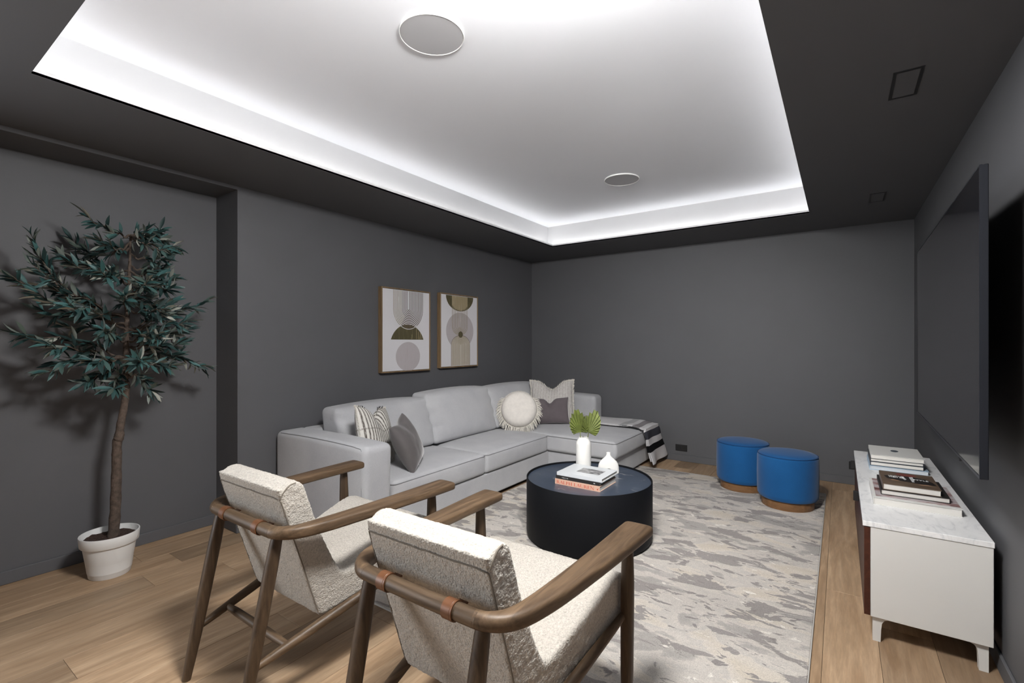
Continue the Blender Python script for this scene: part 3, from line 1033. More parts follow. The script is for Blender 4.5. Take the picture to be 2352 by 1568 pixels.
    # legs
    for sg in (-1, 1):
        pts = [Vector((sg * 0.215, 0.0, 0.635)).lerp(Vector((sg * 0.214, -0.131, 0.0)), t) for t in (0, .08, .2, .45, .7, .9, 1)]
        sweep('leg', pts, [0.0175, 0.0205, 0.0225, 0.0225, 0.021, 0.0175, 0.015], 'chairwood_z', root, 16, 2.4, Vector((0, 1, 0)))
        pts = [Vector((sg * 0.330, 0.668, 0.632)).lerp(Vector((sg * 0.325, 0.672, 0.0135)), t) for t in (0, .08, .25, .5, .75, .92, 1)]
        sweep('leg', pts, [0.0165, 0.0195, 0.0225, 0.0225, 0.0215, 0.018, 0.0155], 'chairwood_z', root, 16, 2.4, Vector((0, 1, 0)))
        pts = [Vector((sg * 0.216, -0.090, 0.185)).lerp(Vector((sg * 0.318, 0.665, 0.368)), t) for t in (0, .1, .3, .6, .9, 1)]
        sweep('side_stretcher', pts, [0.012, 0.0155, 0.0185, 0.0185, 0.015, 0.012], 'chairwood_y', root, 14)
    pts = [(-0.228, 0.03, 0.212), (-0.15, 0.03, 0.212), (0, 0.03, 0.212), (0.15, 0.03, 0.212), (0.228, 0.03, 0.212)]
    sweep('cross_stretcher', pts, [0.012, 0.0155, 0.0165, 0.0155, 0.012], 'chairwood_x', root, 14)
    pts = [(-0.322, 0.668, 0.335), (-0.2, 0.668, 0.335), (0, 0.668, 0.335), (0.2, 0.668, 0.335), (0.322, 0.668, 0.335)]
    sweep('front_stretcher', pts, [0.013, 0.0175, 0.0185, 0.0175, 0.013], 'chairwood_x', root, 14)
    # leather straps round the back rail
    for u in (-0.122, 0.128):
        prof_ = [(0.0228, -0.017), (0.0262, -0.017), (0.0262, 0.017), (0.0228, 0.017)]
        st = lathe('leather_strap', prof_, 'leather', root, 28, None, True, False)
        st.rotation_euler = (0, R(90), 0)
        st.location = (u, -0.022, ZRL)
        box('strap_tail', (-0.003, 0.020, -0.016), (0.003, 0.048, 0.016), 'leather', st, 0.003)
        lathe('stitch_line', [(0.0263, 0.0105), (0.0268, 0.0112), (0.0263, 0.012)], 'leather', st, 28, None, False, False)
    return root
ch = armchair()
ch.location = (-1.89, 0.926, 0)
ch['label'] = 'cream boucle armchair with brown wood frame, standing nearer the potted tree'
ch2 = copy_tree(ch)
ch2.location = (-0.943, 0.928, 0)
ch2['label'] = 'cream boucle armchair with brown wood frame, closest to the television side'
for c_ in (ch, ch2): c_['group'] = 'matching boucle armchairs'

# ------------------------------------------------------------------ drum coffee table
tb = thing('drum_coffee_table', 'round black drum coffee table with dark veined marble top', 'coffee table', (-1.415, 2.955, ZR))
r_ = 0.422
prof = [(r_ - .05, 0.0), (r_ - .022, 0.002), (r_ - .006, 0.014), (r_, 0.034), (r_, 0.392), (r_ - .002, 0.395), (r_ - .006, 0.395), (r_ - .008, 0.392), (r_ - .008, 0.375)]
lathe('drum', prof, 'black_metal', tb, 96)
lathe('top', [(r_ - .0095, 0.366), (r_ - .0095, 0.3815), (r_ - .011, 0.383)], 'dark_marble', tb, 96)
ZTB = ZR + 0.383

def book(name, label, lo, hi, cover, spine_dir, base, overhang=0.004, ct=0.0025, spine_mat=None, rz=0.0, group=None, pages='page'):
    """Hardback lying flat. spine_dir is the side ('-x','+x','-y','+y') that carries the spine; the other three show pages."""
    cx_, cy_ = (lo[0] + hi[0]) / 2, (lo[1] + hi[1]) / 2
    t = thing(name, label, 'book', (cx_, cy_, base), rz, group)
    hx_, hy_, h = (hi[0] - lo[0]) / 2, (hi[1] - lo[1]) / 2, hi[2] - lo[2]
    box('cover', (-hx_, -hy_, h - ct), (hx_, hy_, h), cover, t, 0.0008, 1)
    box('cover', (-hx_, -hy_, 0), (hx_, hy_, ct), cover, t, 0.0008, 1)
    a, b = [-hx_ + overhang, -hy_ + overhang], [hx_ - overhang, hy_ - overhang]
    i = 'xy'.index(spine_dir[1]); sg = -1 if spine_dir[0] == '-' else 1
    sl, sh = [-hx_, -hy_], [hx_, hy_]
    if sg < 0:
        a[i] = -(hx_, hy_)[i] + ct; sh[i] = sl[i] + ct
    else:
        b[i] = (hx_, hy_)[i] - ct; sl[i] = sh[i] - ct
    box('pages', (a[0], a[1], ct), (b[0], b[1], h - ct), pages, t)
    box('spine', (sl[0], sl[1], ct), (sh[0], sh[1], h - ct), spine_mat or cover, t)
    return t, hx_, hy_, h

def cmat(name, col, rough=0.5):
    if name not in M: M[name] = plain(name, col, rough)
    return name

# serif capitals drawn as filled polygons on a unit-height grid
def serif_word(s):
    polys = []
    x = 0.0
    TK, TN, SF, SH = 0.145, 0.055, 0.075, 0.035
    def rect(a, b, c, d): polys.append([(x + a, b), (x + c, b), (x + c, d), (x + a, d)])
    def stem(a, w):
        rect(a, 0, a + w, 1); rect(a - SF, 0, a + w + SF, SH); rect(a - SF, 1 - SH, a + w + SF, 1)
    def bowl(x0_, yc, rx, ry, w):
        n_ = 14
        for k in range(n_):
            a0, a1 = -PI / 2 + PI * k / n_, -PI / 2 + PI * (k + 1) / n_
            def pt(a, inner):
                rxx, ryy = (rx - w * abs(math.cos(a)) ** .7 - 0.0, ry - TN) if inner else (rx, ry)
                return (x + x0_ + rxx * math.cos(a), yc + ryy * math.sin(a))
            polys.append([pt(a0, 1), pt(a0, 0), pt(a1, 0), pt(a1, 1)])
    def line(ax, ay, bx, by, w): polys.append([(x + ax, ay), (x + ax + w, ay), (x + bx + w, by), (x + bx, by)])
    adv = {'R': .80, 'A': .82, 'L': .66, 'P': .68, 'H': .90, 'U': .86, 'E': .70, 'N': .90, ' ': .36}
    for c_ in s:
        if c_ == 'R':
            stem(.1, TK); rect(.2, 1 - TN, .38, 1); rect(.2, .46, .38, .46 + TN); bowl(.36, .73, .24, .27, TK); line(.34, .48, .60, 0, TK * 1.1); rect(.58, 0, .80, SH)
        elif c_ == 'P':
            stem(.1, TK); rect(.2, 1 - TN, .38, 1); rect(.2, .42, .38, .42 + TN); bowl(.36, .71, .26, .29, TK)
        elif c_ == 'A':
            line(.08, 0, .36, 1, TN); line(.60, 0, .34, 1, TK); rect(.2, .32, .60, .32 + TN); rect(0, 0, .2, SH); rect(.52, 0, .82, SH)
        elif c_ == 'L':
            stem(.1, TK); rect(.2, 0, .6, TN); line(.57, 0, .6, .26, .035)
        elif c_ == 'H':
            stem(.1, TK); stem(.62, TK); rect(.2, .48, .66, .48 + TN)
        elif c_ == 'E':
            stem(.1, TK); rect(.2, 0, .58, TN); rect(.2, 1 - TN, .56, 1); rect(.2, .48, .48, .48 + TN); line(.56, 0, .6, .24, .035); line(.54, 1, .56, .78, .035); rect(.46, .40, .49, .64)
        elif c_ == 'N':
            rect(.1, 0, .1 + TN, 1); rect(.72, 0, .72 + TN, 1); line(.66, 0, .08, 1, TK); rect(.02, 0, .26, SH); rect(.62, 1 - SH, .88, 1); rect(0, 1 - SH, .2, 1)
        elif c_ == 'U':
            rect(.1, .30, .1 + TK, 1); rect(.66, .30, .66 + TN, 1); rect(.02, 1 - SH, .34, 1); rect(.56, 1 - SH, .82, 1)
            n_ = 12
            for k in range(n_):
                a0, a1 = PI + PI * k / n_, PI + PI * (k + 1) / n_
                def pt(a, inner):
                    wl = TK * (1 - k / n_) + TN * k / n_
                    rx, ry = (0.31 - wl, .32 - TN) if inner else (0.31, .32)
                    return (x + .41 + rx * math.cos(a), .32 + ry * math.sin(a))
                polys.append([pt(a0, 0), pt(a1, 0), pt(a1, 1), pt(a0, 1)])
        x += adv[c_]
    return polys, x

def flat_polys(name, polys, mtx, mat, parent, thick=0.0004):
    vs, f = [], []
    for k, pl in enumerate(polys):
        z = thick * (1 + 0.02 * (k % 9))
        o = len(vs); n_ = len(pl)
        vs += [mtx @ Vector((px, py, z)) for px, py in pl]
        f.append(list(range(o, o + n_)))
    return mesh_obj(name, vs, f, mat, parent)

# stack of books on the coffee table (spines face the armchairs)
zb = ZTB
t, hx_, hy_, h = book('art_book', 'thick hardback with pale peach spine and red lettering, bottom of the coffee table stack',
                      (-1.540, 2.715, 0), (-1.222, 2.975, 0.034), cmat('peach_cover', (0.63, 0.40, 0.30)), '-y', zb)
polys, wlen = serif_word('RALPH LAUREN')
k = 0.0205
flat_polys('title', [[(a * (2 * hx_ - 0.050) / wlen, b * 0.0195) for a, b in pl] for pl in polys], basis((-hx_ + 0.012, -hy_ - 0.0001, 0.0068), (1, 0, 0), (0, 0, 1)), 'red_ink', t)
# little rider mark at the end of the spine
flat_polys('emblem', [[(0, .004), (.006, .003), (.010, .007), (.014, .016), (.009, .011), (.003, .008)], [(.002, .003), (.004, 0), (.005, .004)], [(.008, .004), (.011, 0), (.011, .006)]],
           basis((hx_ - 0.022, -hy_ - 0.0001, 0.008), (1, 0, 0), (0, 0, 1)), 'red_ink', t)
zb += h + 0.0005
t, hx_, hy_, h = book('art_book', 'black hardback with small white spine lettering, middle of the coffee table stack',
                      (-1.536, 2.720, 0), (-1.226, 2.972, 0.022), cmat('black_cover', (0.016, 0.014, 0.013), .55), '-y', zb)
text_mesh('title', 'V E R I T A S', 0.0085, 'white_ink', t, basis((-hx_ + 0.068, -hy_ - 0.0003, h / 2), (1, 0, 0), (0, 0, 1)))
text_mesh('mark', 'VR', 0.0095, 'white_ink', t, basis((hx_ - 0.036, -hy_ - 0.0003, h / 2), (1, 0, 0), (0, 0, 1)))
zb += h + 0.0005
t, hx_, hy_, h = book('art_book', 'pale grey hardback with a black and white cover photograph, top of the coffee table stack',
                      (-1.530, 2.722, 0), (-1.212, 2.975, 0.022), cmat('pale_cover', (0.60, 0.62, 0.64), .35), '-y', zb)
def cover_photo():
    m, nt, b = new_mat('cover_photograph')
    v = coords(nt, 'Object', (9, 16, 1))
    f = tex_noise(nt, v, 1.6, 4, 0.55, 0.6)
    nt.links.new(ramp(nt, f, [(0.36, (0.42, 0.42, 0.43)), (0.48, (0.22, 0.22, 0.225)), (0.53, (0.05, 0.05, 0.055)), (0.62, (0.36, 0.36, 0.36))]), b.inputs['Base Color'])
    b.inputs['Roughness'].default_value = 0.3
    return m
M['cover_photo'] = cover_photo()
box('photograph', (-0.055, -0.052, h), (0.105, 0.055, h + 0.0004), 'cover_photo', t)

# white bottle vase with two fan-palm leaves
VX, VY = -1.555, 3.165
vz = thing('bottle_vase', 'tall white ceramic bottle vase at the back of the coffee table', 'vase', (VX, VY, ZTB))
prof = [(0.046, 0.0), (0.052, 0.002), (0.0545, 0.008), (0.055, 0.03), (0.0555, 0.178), (0.0545, 0.188), (0.050, 0.198), (0.037, 0.219), (0.0345, 0.2235), (0.0345, 0.2285), (0.0325, 0.2305), (0.030, 0.229), (0.029, 0.222), (0.032, 0.214), (0.046, 0.196), (0.050, 0.18), (0.050, 0.012)]
lathe('body', prof, 'vase', vz, 48)
def palm_leaf(label, ang, lean, size, wid_, roll, twist, base_off):
    t = thing('palm_leaf', label, 'leaf', (VX + base_off[0], VY + base_off[1], ZTB + 0.03))
    stem_h = 0.205 + 0.030
    tip = Vector((lean * math.cos(ang), lean * math.sin(ang), stem_h))
    sweep('stem', [(0, 0, 0), tip * 0.5 + Vector((0, 0, .01)), tip], [0.0032, 0.003, 0.0028], 'palm', t, 8)
    # pleated fan: ribs from the stem tip; spear-shaped outline
    n_ = 15
    vs = [tip]
    xa = Vector((math.cos(twist), math.sin(twist), 0))
    za = (Vector((lean * math.cos(ang), lean * math.sin(ang), stem_h))).normalized()
    na = xa.cross(za)
    ridge = []
    for k in range(2 * n_ + 1):
        u = k / (2 * n_) * 2 - 1
        a = u * R(98) + roll
        Ln = size * (1.0 - 0.66 * abs(u) ** 0.8) * (1 - 0.12 * (k % 2)) * 1.12
        d = xa * math.sin(a) * wid_ + za * math.cos(a)
        fold = (0.007 if k % 2 else -0.007) * (0.35 + abs(Ln) / size)
        vs.append(tip + d * Ln + na * (fold + 0.02 * (u * u)))
        vs.append(tip + d * Ln * 0.55 + na * (fold * 0.7))
    f = []
    for k in range(2 * n_):
        a_, b_ = 1 + 2 * k, 3 + 2 * k
        f.append((0, a_ + 1, b_ + 1))
        f.append((a_ + 1, a_, b_, b_ + 1))
    ob = mesh_obj('fan', vs, f, 'palm', t)
    md = ob.modifiers.new('thick', 'SOLIDIFY'); md.thickness = 0.0012; md.offset = 0
palm_leaf('lighter green pleated palm leaf standing upright in the white vase', R(215), 0.020, 0.165, 0.80, R(-6), R(25), (-0.004, -0.002))
palm_leaf('darker green pleated palm leaf tilting to the right in the white vase', R(20), 0.030, 0.165, 0.92, R(16), R(52), (0.006, 0.002))

# donut vase
dv = thing('arch_vase', 'small white arch-shaped vase with a narrow neck on the coffee table', 'vase', (-1.352, 3.150, ZTB), R(28))
def arch_vase():
    # bell-shaped body with a round arch cut through its foot
    hw = [(0.0705, 0.0), (0.0735, 0.004), (0.0735, 0.022), (0.0725, 0.045), (0.068, 0.065), (0.058, 0.083), (0.043, 0.098), (0.029, 0.110), (0.019, 0.121), (0.0150, 0.131), (0.0145, 0.142), (0.0155, 0.1465)]
    vs, n_ = [], len(hw)
    for i in range(48):
        a = 2 * PI * i / 48
        for w_, z in hw:
            vs.append((w_ * math.cos(a), min(w_, 0.032) * math.sin(a), z))
    f = quads_grid(48, n_, True) + [[i * n_ for i in range(48)][::-1], [i * n_ + n_ - 1 for i in range(48)]]
    def tmp_obj(vs_, f_):
        me = bpy.data.meshes.new('src'); me.from_pydata(vs_, [], f_)
        bm = bmesh.new(); bm.from_mesh(me); bmesh.ops.recalc_face_normals(bm, faces=bm.faces); bm.to_mesh(me); bm.free()
        o = bpy.data.objects.new('src', me); COL.objects.link(o)
        return o
    body = tmp_obj(vs, f)
    arc = [(0.023, -0.02), (0.023, 0.016)] + [(0.023 * math.cos(PI * k / 16), 0.016 + 0.023 * math.sin(PI * k / 16)) for k in range(1, 16)] + [(-0.023, 0.016), (-0.023, -0.02)]
    m_ = len(arc)
    hole = tmp_obj([(x, -0.06, z) for x, z in arc] + [(x, 0.06, z) for x, z in arc],
                   [list(range(m_)), list(range(2 * m_ - 1, m_ - 1, -1))] + [(i, (i + 1) % m_, m_ + (i + 1) % m_, m_ + i) for i in range(m_)])
    mouth = tmp_obj([(0.0105 * math.cos(2 * PI * i / 24), 0.0105 * math.sin(2 * PI * i / 24), z) for z in (0.115, 0.16) for i in range(24)],
                    [list(range(24)), list(range(24, 48))[::-1]] + [(i, (i + 1) % 24, 24 + (i + 1) % 24, 24 + i) for i in range(24)])
    for k, h_ in enumerate((hole, mouth)):
        b = body.modifiers.new('b%d' % k, 'BOOLEAN'); b.operation = 'DIFFERENCE'; b.object = h_; b.solver = 'EXACT'
    rm = body.modifiers.new('r', 'REMESH'); rm.mode = 'VOXEL'; rm.voxel_size = 0.0016
    sm = body.modifiers.new('s', 'SMOOTH'); sm.factor = 0.5; sm.iterations = 8
    dg = bpy.context.evaluated_depsgraph_get()
    me2 = bpy.data.meshes.new_from_object(body.evaluated_get(dg))
    for o in (body, hole, mouth): bpy.data.objects.remove(o)
    me2.materials.clear()
    link_mesh('body', me2, 'vase', dv, True)
arch_vase()

# ------------------------------------------------------------------ ottomans
def ottoman():
    root = thing('round_ottoman', 'x', 'ottoman', (0, 0, 0))
    r = 0.217
    lathe('plinth', [(0.150, 0.0), (0.184, 0.0), (0.186, 0.003), (0.186, 0.070)], 'plinth', root, 64)
    prof = [(0.10, 0.066), (r - .03, 0.066), (r - .012, 0.072), (r - .002, 0.088), (r, 0.11), (r + .002, 0.25), (r, 0.385), (r - .004, 0.402), (r - .013, 0.414)]
    b_ = lathe('body', prof, 'blue', root, 72)
    lathe('seat_pad', [(r - .008, 0.404), (r - .009, 0.412), (r - .02, 0.420), (r - .07, 0.428), (0.08, 0.433), (0.02, 0.434), (0.004, 0.434)], 'blue', root, 72)
    n_ = 72
    pts = [((r - .0045) * math.cos(2 * PI * i / n_), (r - .0045) * math.sin(2 * PI * i / n_), 0.4095) for i in range(n_ + 1)]
    sweep('piping', pts, [0.0026] * len(pts), cmat('blue_piping', (0.006, 0.05, 0.16), .95), b_, 6)
    return root
ot = ottoman()
ot.location = (-0.352, 4.41, ZR)
ot['label'] = 'blue fabric drum ottoman nearest the rug corner'
o2 = copy_tree(ot)
o2.location = (-0.728, 4.72, ZR)
o2['label'] = 'blue fabric drum ottoman nearer the back wall, partly hidden by the other'
for o in (ot, o2): o['group'] = 'blue drum ottomans'

# ------------------------------------------------------------------ framed prints
def ellipse(cx_, cy_, rx, ry, a0=0.0, a1=2 * PI, n=56):
    return [(cx_ + rx * math.cos(a0 + (a1 - a0) * k / n), cy_ + ry * math.sin(a0 + (a1 - a0) * k / n)) for k in range(n + (0 if abs(a1 - a0) >= 2 * PI - 1e-6 else 1))]

def stroke(pts, w):
    out = []
    for a, b in zip(pts[:-1], pts[1:]):
        d = Vector((b[0] - a[0], b[1] - a[1]))
        if d.length < 1e-7: continue
        n_ = Vector((-d.y, d.x)).normalized() * w / 2
        out.append([(a[0] + n_.x, a[1] + n_.y), (a[0] - n_.x, a[1] - n_.y), (b[0] - n_.x, b[1] - n_.y), (b[0] + n_.x, b[1] + n_.y)])
    return out

def print_mat(name, col, scratch=None):
    if name in M: return name
    m, nt, b = new_mat(name)
    b.inputs['Base Color'].default_value = (*col, 1)
    b.inputs['Roughness'].default_value = 0.6
    if scratch:
        f = tex_noise(nt, coords(nt, 'Object', (1, 90, 4)), 1.5, 3, 0.6)
        nt.links.new(ramp(nt, f, [(0.60, col), (0.66, scratch)]), b.inputs['Base Color'])
    M[name] = m
    return name
print_mat('paper', (0.70, 0.69, 0.71))
print_mat('olive_print', (0.085, 0.073, 0.035), (0.30, 0.25, 0.13))
print_mat('mauve_print', (0.47, 0.435, 0.445), (0.40, 0.36, 0.35))
print_mat('gold_print', (0.36, 0.29, 0.17))
print_mat('brown_line', (0.10, 0.07, 0.052))
print_mat('gold_line', (0.30, 0.25, 0.165), (0.55, 0.50, 0.42))
print_mat('pale_tan', (0.52, 0.475, 0.41), (0.60, 0.56, 0.50))

FW, FH, FD = 0.618, 0.785, 0.05
def frame(label, yc, zc):
    t = thing('framed_print', label, 'picture', (XL, yc, zc))
    f_ = 0.011
    for lo, hi in (((0.002, -FW / 2, -FH / 2), (FD, -FW / 2 + f_, FH / 2)), ((0.002, FW / 2 - f_, -FH / 2), (FD, FW / 2, FH / 2)),
                   ((0.002, -FW / 2 + f_, -FH / 2), (FD, FW / 2 - f_, -FH / 2 + f_)), ((0.002, -FW / 2 + f_, FH / 2 - f_), (FD, FW / 2 - f_, FH / 2))):
        box('frame_side', lo, hi, 'bronze', t, 0.0015, 1)
    cw, chh = FW / 2 - f_ - .003, FH / 2 - f_ - .003
    cv = box('canvas', (0.004, -cw, -chh), (FD - 0.006, cw, chh), 'paper', t)
    mt = basis((FD - 0.0059, -cw, -chh), (0, 1, 0), (0, 0, 1)) @ Matrix.Diagonal((2 * cw, 2 * chh, 1, 1))
    return t, cv, mt
def shapes(cv, mt, name, polys, mat, thick):
    flat_polys(name, polys, mt, mat, cv, thick)

t, cv, mt = frame('framed abstract print of nested arcs above a dark dome, left of the pair', 3.139, 1.4375)
A1 = 0.75
shapes(cv, mt, 'pale_disc', [ellipse(0.525, 0.172, 0.262, 0.183)], 'mauve_print', 0.0003)
R_ = 0.32
dome = [(0.515 - 0.35 * math.sin(R(72) * (1 - k / 20)) / math.sin(R(72)), 0.385 + 0.19 * (math.cos(R(72) * (1 - k / 20)) - math.cos(R(72))) / (1 - math.cos(R(72)))) for k in range(41)]
shapes(cv, mt, 'dark_dome', [dome], 'olive_print', 0.0005)
dark_l, gold_l = [], []
for k in range(12):
    rx = 0.028 + k * 0.0262
    ry = rx * 0.80
    arc = [(0.53 - rx * math.cos(a), 0.775 - ry * math.sin(a)) for a in [PI * i / 40 for i in range(41)]]
    left = [(0.53 - rx, 0.995)] + arc[:14]
    rest = arc[13:] + [(0.53 + rx, 0.995)]
    (gold_l if k > 4 else dark_l).extend(stroke(left, 0.009))
    dark_l.extend(stroke(rest, 0.0095))
shapes(cv, mt, 'arc_lines', dark_l, 'brown_line', 0.0008)
shapes(cv, mt, 'faded_arc_lines', gold_l, 'gold_line', 0.0008)
for xx, hh in ((.70, .14), (.745, .10), (.79, .085), (.825, .04), (.60, .06)):
    shapes(cv, mt, 'dome_line', [[(xx, .39), (xx + .008, .39), (xx + .008, .39 + hh), (xx, .39 + hh)]], 'gold_print', 0.0009)
shapes(cv, mt, 'overlap_arc', stroke([(0.53 - .315 * math.cos(a), 0.775 - .258 * math.sin(a)) for a in [PI * (.30 + .4 * i / 20) for i in range(21)]], 0.008), 'paper', 0.0011)

t, cv, mt = frame('framed abstract print of a dark half disc over arches, right of the pair', 3.901, 1.449)
shapes(cv, mt, 'pale_disc', [ellipse(0.51, 0.50, 0.38, 0.262)], 'mauve_print', 0.0003)
shapes(cv, mt, 'dark_half_disc', [ellipse(0.505, 0.995, 0.38, 0.215, PI, 2 * PI)], 'olive_print', 0.0004)
shapes(cv, mt, 'gold_column', [[(0.285, 0.862), (0.36, 0.815), (0.505, 0.787), (0.65, 0.815), (0.715, 0.862), (0.715, 0.993), (0.285, 0.993)]], 'gold_print', 0.0006)
arch = [(0.265, 0.005), (0.265, 0.30)] + [(0.525 - 0.26 * math.cos(PI * k / 30), 0.30 + 0.135 * math.sin(PI * k / 30)) for k in range(1, 30)] + [(0.785, 0.30), (0.785, 0.005)]
shapes(cv, mt, 'arch', [arch], 'pale_tan', 0.0006)
ls = []
for k in range(9):
    rx = 0.03 + k * 0.0288
    ls += stroke([(0.525 - rx, 0.005), (0.525 - rx, 0.30)] + [(0.525 - rx * math.cos(PI * i / 24), 0.30 + rx * 0.52 * math.sin(PI * i / 24)) for i in range(25)] + [(0.525 + rx, 0.30), (0.525 + rx, 0.005)], 0.008)
for k in range(9):
    rx = 0.02 + k * 0.0243
    ls += stroke([(0.50 - rx, 0.993), (0.50 - rx, 0.56)] + [(0.50 - rx * math.cos(PI * i / 24), 0.56 - rx * 0.55 * math.sin(PI * i / 24)) for i in range(25)] + [(0.50 + rx, 0.56), (0.50 + rx, 0.993)], 0.008)
shapes(cv, mt, 'arch_lines', ls, 'gold_line', 0.0008)
shapes(cv, mt, 'outline', stroke([(0.265, 0.005), (0.265, 0.30)] + [(0.525 - .26 * math.cos(PI * i / 24), 0.30 + .135 * math.sin(PI * i / 24)) for i in range(25)] + [(0.785, 0.30), (0.785, 0.005)], 0.006), 'brown_line', 0.001)
shapes(cv, mt, 'dark_dot', [ellipse(0.52, 0.448, 0.062, 0.045)], 'olive_print', 0.0012)

# ------------------------------------------------------------------ television
tv = thing('television', 'large black flat television mounted on the right wall', 'television', (0.406, 3.18, 1.391), R(-0.96))
hy, hz = 0.951, 0.535
box('housing', (0.004, -hy, -hz), (0.022, hy, hz), 'tv_edge', tv, 0.002, 1)
box('screen', (0.0, -hy + .006, -hz + .010), (0.0045, hy - .006, hz - .006), 'screen', tv, 0.0005, 1)
for lo, hi in (((-.0012, -hy, -hz), (0.006, -hy + .006, hz)), ((-.0012, hy - .006, -hz), (0.006, hy, hz)), ((-.0012, -hy + .006, -hz), (0.006, hy - .006, -hz + .010)), ((-.0012, -hy + .006, hz - .006), (0.006, hy - .006, hz))):
    box('bezel', lo, hi, 'tv_edge', tv)
box('back_box', (0.022, -0.55, -0.36), (0.055, 0.55, 0.18), 'black_plastic', tv, 0.008)
box('mount_arm', (0.055, -0.18, -0.14), (0.118, 0.18, 0.02), 'black_plastic', tv, 0.004)
box('sensor', (-0.004, -0.60, -hz - .010), (0.014, -0.57, -hz), 'black_plastic', tv, 0.001, 1)

# ------------------------------------------------------------------ media console
KX0, KX1, KY0, KY1 = 0.084, 0.500, 2.622, 4.292
cs = thing('media_console', 'low white media console with marble top and brown doors below the television', 'console', (0, 0, 0))
box('body', (KX0 + .026, KY0 + .004, 0.110), (KX1, KY1 - .004, 0.506), 'white_lacquer', cs, 0.002, 1)
box('marble_top', (KX0 - .002, KY0, 0.507), (KX1 + .002, KY1, 0.530), 'marble', cs, 0.002, 2)
ym = (KY0 + KY1) / 2
for a, b, hy_ in ((KY0 + .004, ym - .0015, 3.30), (ym + .0015, KY1 - .004, 4.13)):
    d = box('door', (KX0 + .003, a, 0.114), (KX0 + .0255, b, 0.503), 'walnut', cs, 0.001, 1)
    box('handle', (KX0 - .024, hy_ - .012, 0.432), (KX0 + .003, hy_ + .012, 0.484), 'black_plastic', d, 0.002, 1)
def console_leg(x, y, sx):
    # tapered leg with a curved bracket towards the middle of the end panel
    poly = [(0, 0.110), (0, 0.0), (0.028 * sx, 0.0), (0.030 * sx, 0.055), (0.033 * sx, 0.083), (0.042 * sx, 0.098), (0.060 * sx, 0.106), (0.075 * sx, 0.110)]
    vs = [(x + px, y, pz) for px, pz in poly] + [(x + px, y + 0.03, pz) for px, pz in poly]
    n_ = len(poly)
    f = [list(range(n_)), list(range(2 * n_ - 1, n_ - 1, -1))] + [(i, (i + 1) % n_, n_ + (i + 1) % n_, n_ + i) for i in range(n_)]
    me = bpy.data.meshes.new('leg'); me.from_pydata(vs, [], f)
    bm = bmesh.new(); bm.from_mesh(me); bpy.data.meshes.remove(me)
    bm_obj('leg', bm, 'white_lacquer', cs)
for y in (KY0 + .02, KY1 - .05):
    console_leg(KX0 + .034, y, 1)
    console_leg(KX1 - .012, y, -1)
ZK = 0.530

# near stack
zb = ZK
M['pink_cover'] = None
def pink_cover():
    m, nt, b = new_mat('pink_cover')
    f = tex_noise(nt, coords(nt, 'Object', (6, 14, 1)), 1.6, 4, 0.55, 0.8)
    nt.links.new(ramp(nt, f, [(0.35, (0.10, 0.035, 0.03)), (0.45, (0.30, 0.17, 0.16)), (0.52, (0.42, 0.36, 0.37)), (0.66, (0.50, 0.46, 0.47))]), b.inputs['Base Color'])
    b.inputs['Roughness'].default_value = 0.35
    return m
M['pink_cover'] = pink_cover()
t, hx_, hy_, h = book('coffee_table_book', 'wide white hardback with pinkish cover picture, bottom of the near console stack',
                      (0.132, 2.915, 0), (0.456, 3.315, 0.036), 'white_lacquer', '-x', zb, pages='page')
box('cover_picture', (-hx_ + .012, -hy_ + .03, h), (hx_ - .003, hy_ - .003, h + .0004), 'pink_cover', t)
zb += h + .0008
t, hx_, hy_, h = book('coffee_table_book', 'black hardback, middle of the near console stack', (0.166, 2.985, 0), (0.424, 3.310, 0.024), 'black_cover', '-x', zb)
zb += h + .0006
def brown_cover():
    m, nt, b = new_mat('brown_cover')
    f = tex_noise(nt, coords(nt, 'Object', (4, 22, 1)), 2.2, 5, 0.6, 0.3)
    nt.links.new(ramp(nt, f, [(0.3, (0.065, 0.042, 0.028)), (0.55, (0.13, 0.088, 0.058)), (0.7, (0.18, 0.13, 0.088))]), b.inputs['Base Color'])
    b.inputs['Roughness'].default_value = 0.35
    return m
M['brown_cover'] = brown_cover()
t, hx_, hy_, h = book('coffee_table_book', 'brown picture-cover hardback with white lettering, top of the near console stack', (0.174, 2.990, 0), (0.394, 3.286, 0.030), 'brown_cover', '-x', zb)
cm = basis((0, 0, h), (1, 0, 0), (0, 1, 0))
flat_polys('jacket_picture', [[(-.085, -.02), (-.095, .03), (-.078, .055), (-.03, .068), (.03, .068), (.075, .045), (.095, -.01), (.102, -.06), (.07, -.075), (0, -.055), (-.055, -.045)]], cm, cmat('jacket_print', (0.018, 0.015, 0.014), .4), t, 0.0003)
flat_polys('red_picture', [[(-.045, .085), (-.02, .068), (.02, .068), (.045, .088), (.03, .115), (-.035, .118)]], cm, cmat('red_print', (0.19, 0.045, 0.035), .4), t, 0.0004)
flat_polys('shirt_picture', [[(-.022, .066), (-.006, .0), (-.014, -.02), (-.024, .02)], [(.008, .058), (.024, .070), (.022, -.045), (.012, -.048)]], cm, cmat('shirt_print', (0.55, 0.56, 0.57), .4), t, 0.0005)
flat_polys('hand_picture', [[(-.075, -.04), (-.06, -.03), (-.035, -.052), (-.045, -.062), (-.068, -.055)], [(.03, -.082), (.06, -.068), (.085, -.072), (.075, -.088), (.04, -.095)]], cm, cmat('tan_print', (0.33, 0.20, 0.125), .4), t, 0.0005)
text_mesh('title', 'ICONS', 0.026, 'white_ink', t, basis((-.045, .040, h + .0006), (1, 0, 0), (0, 1, 0)) @ Matrix.Diagonal((.85, 1.1, 1, 1)))
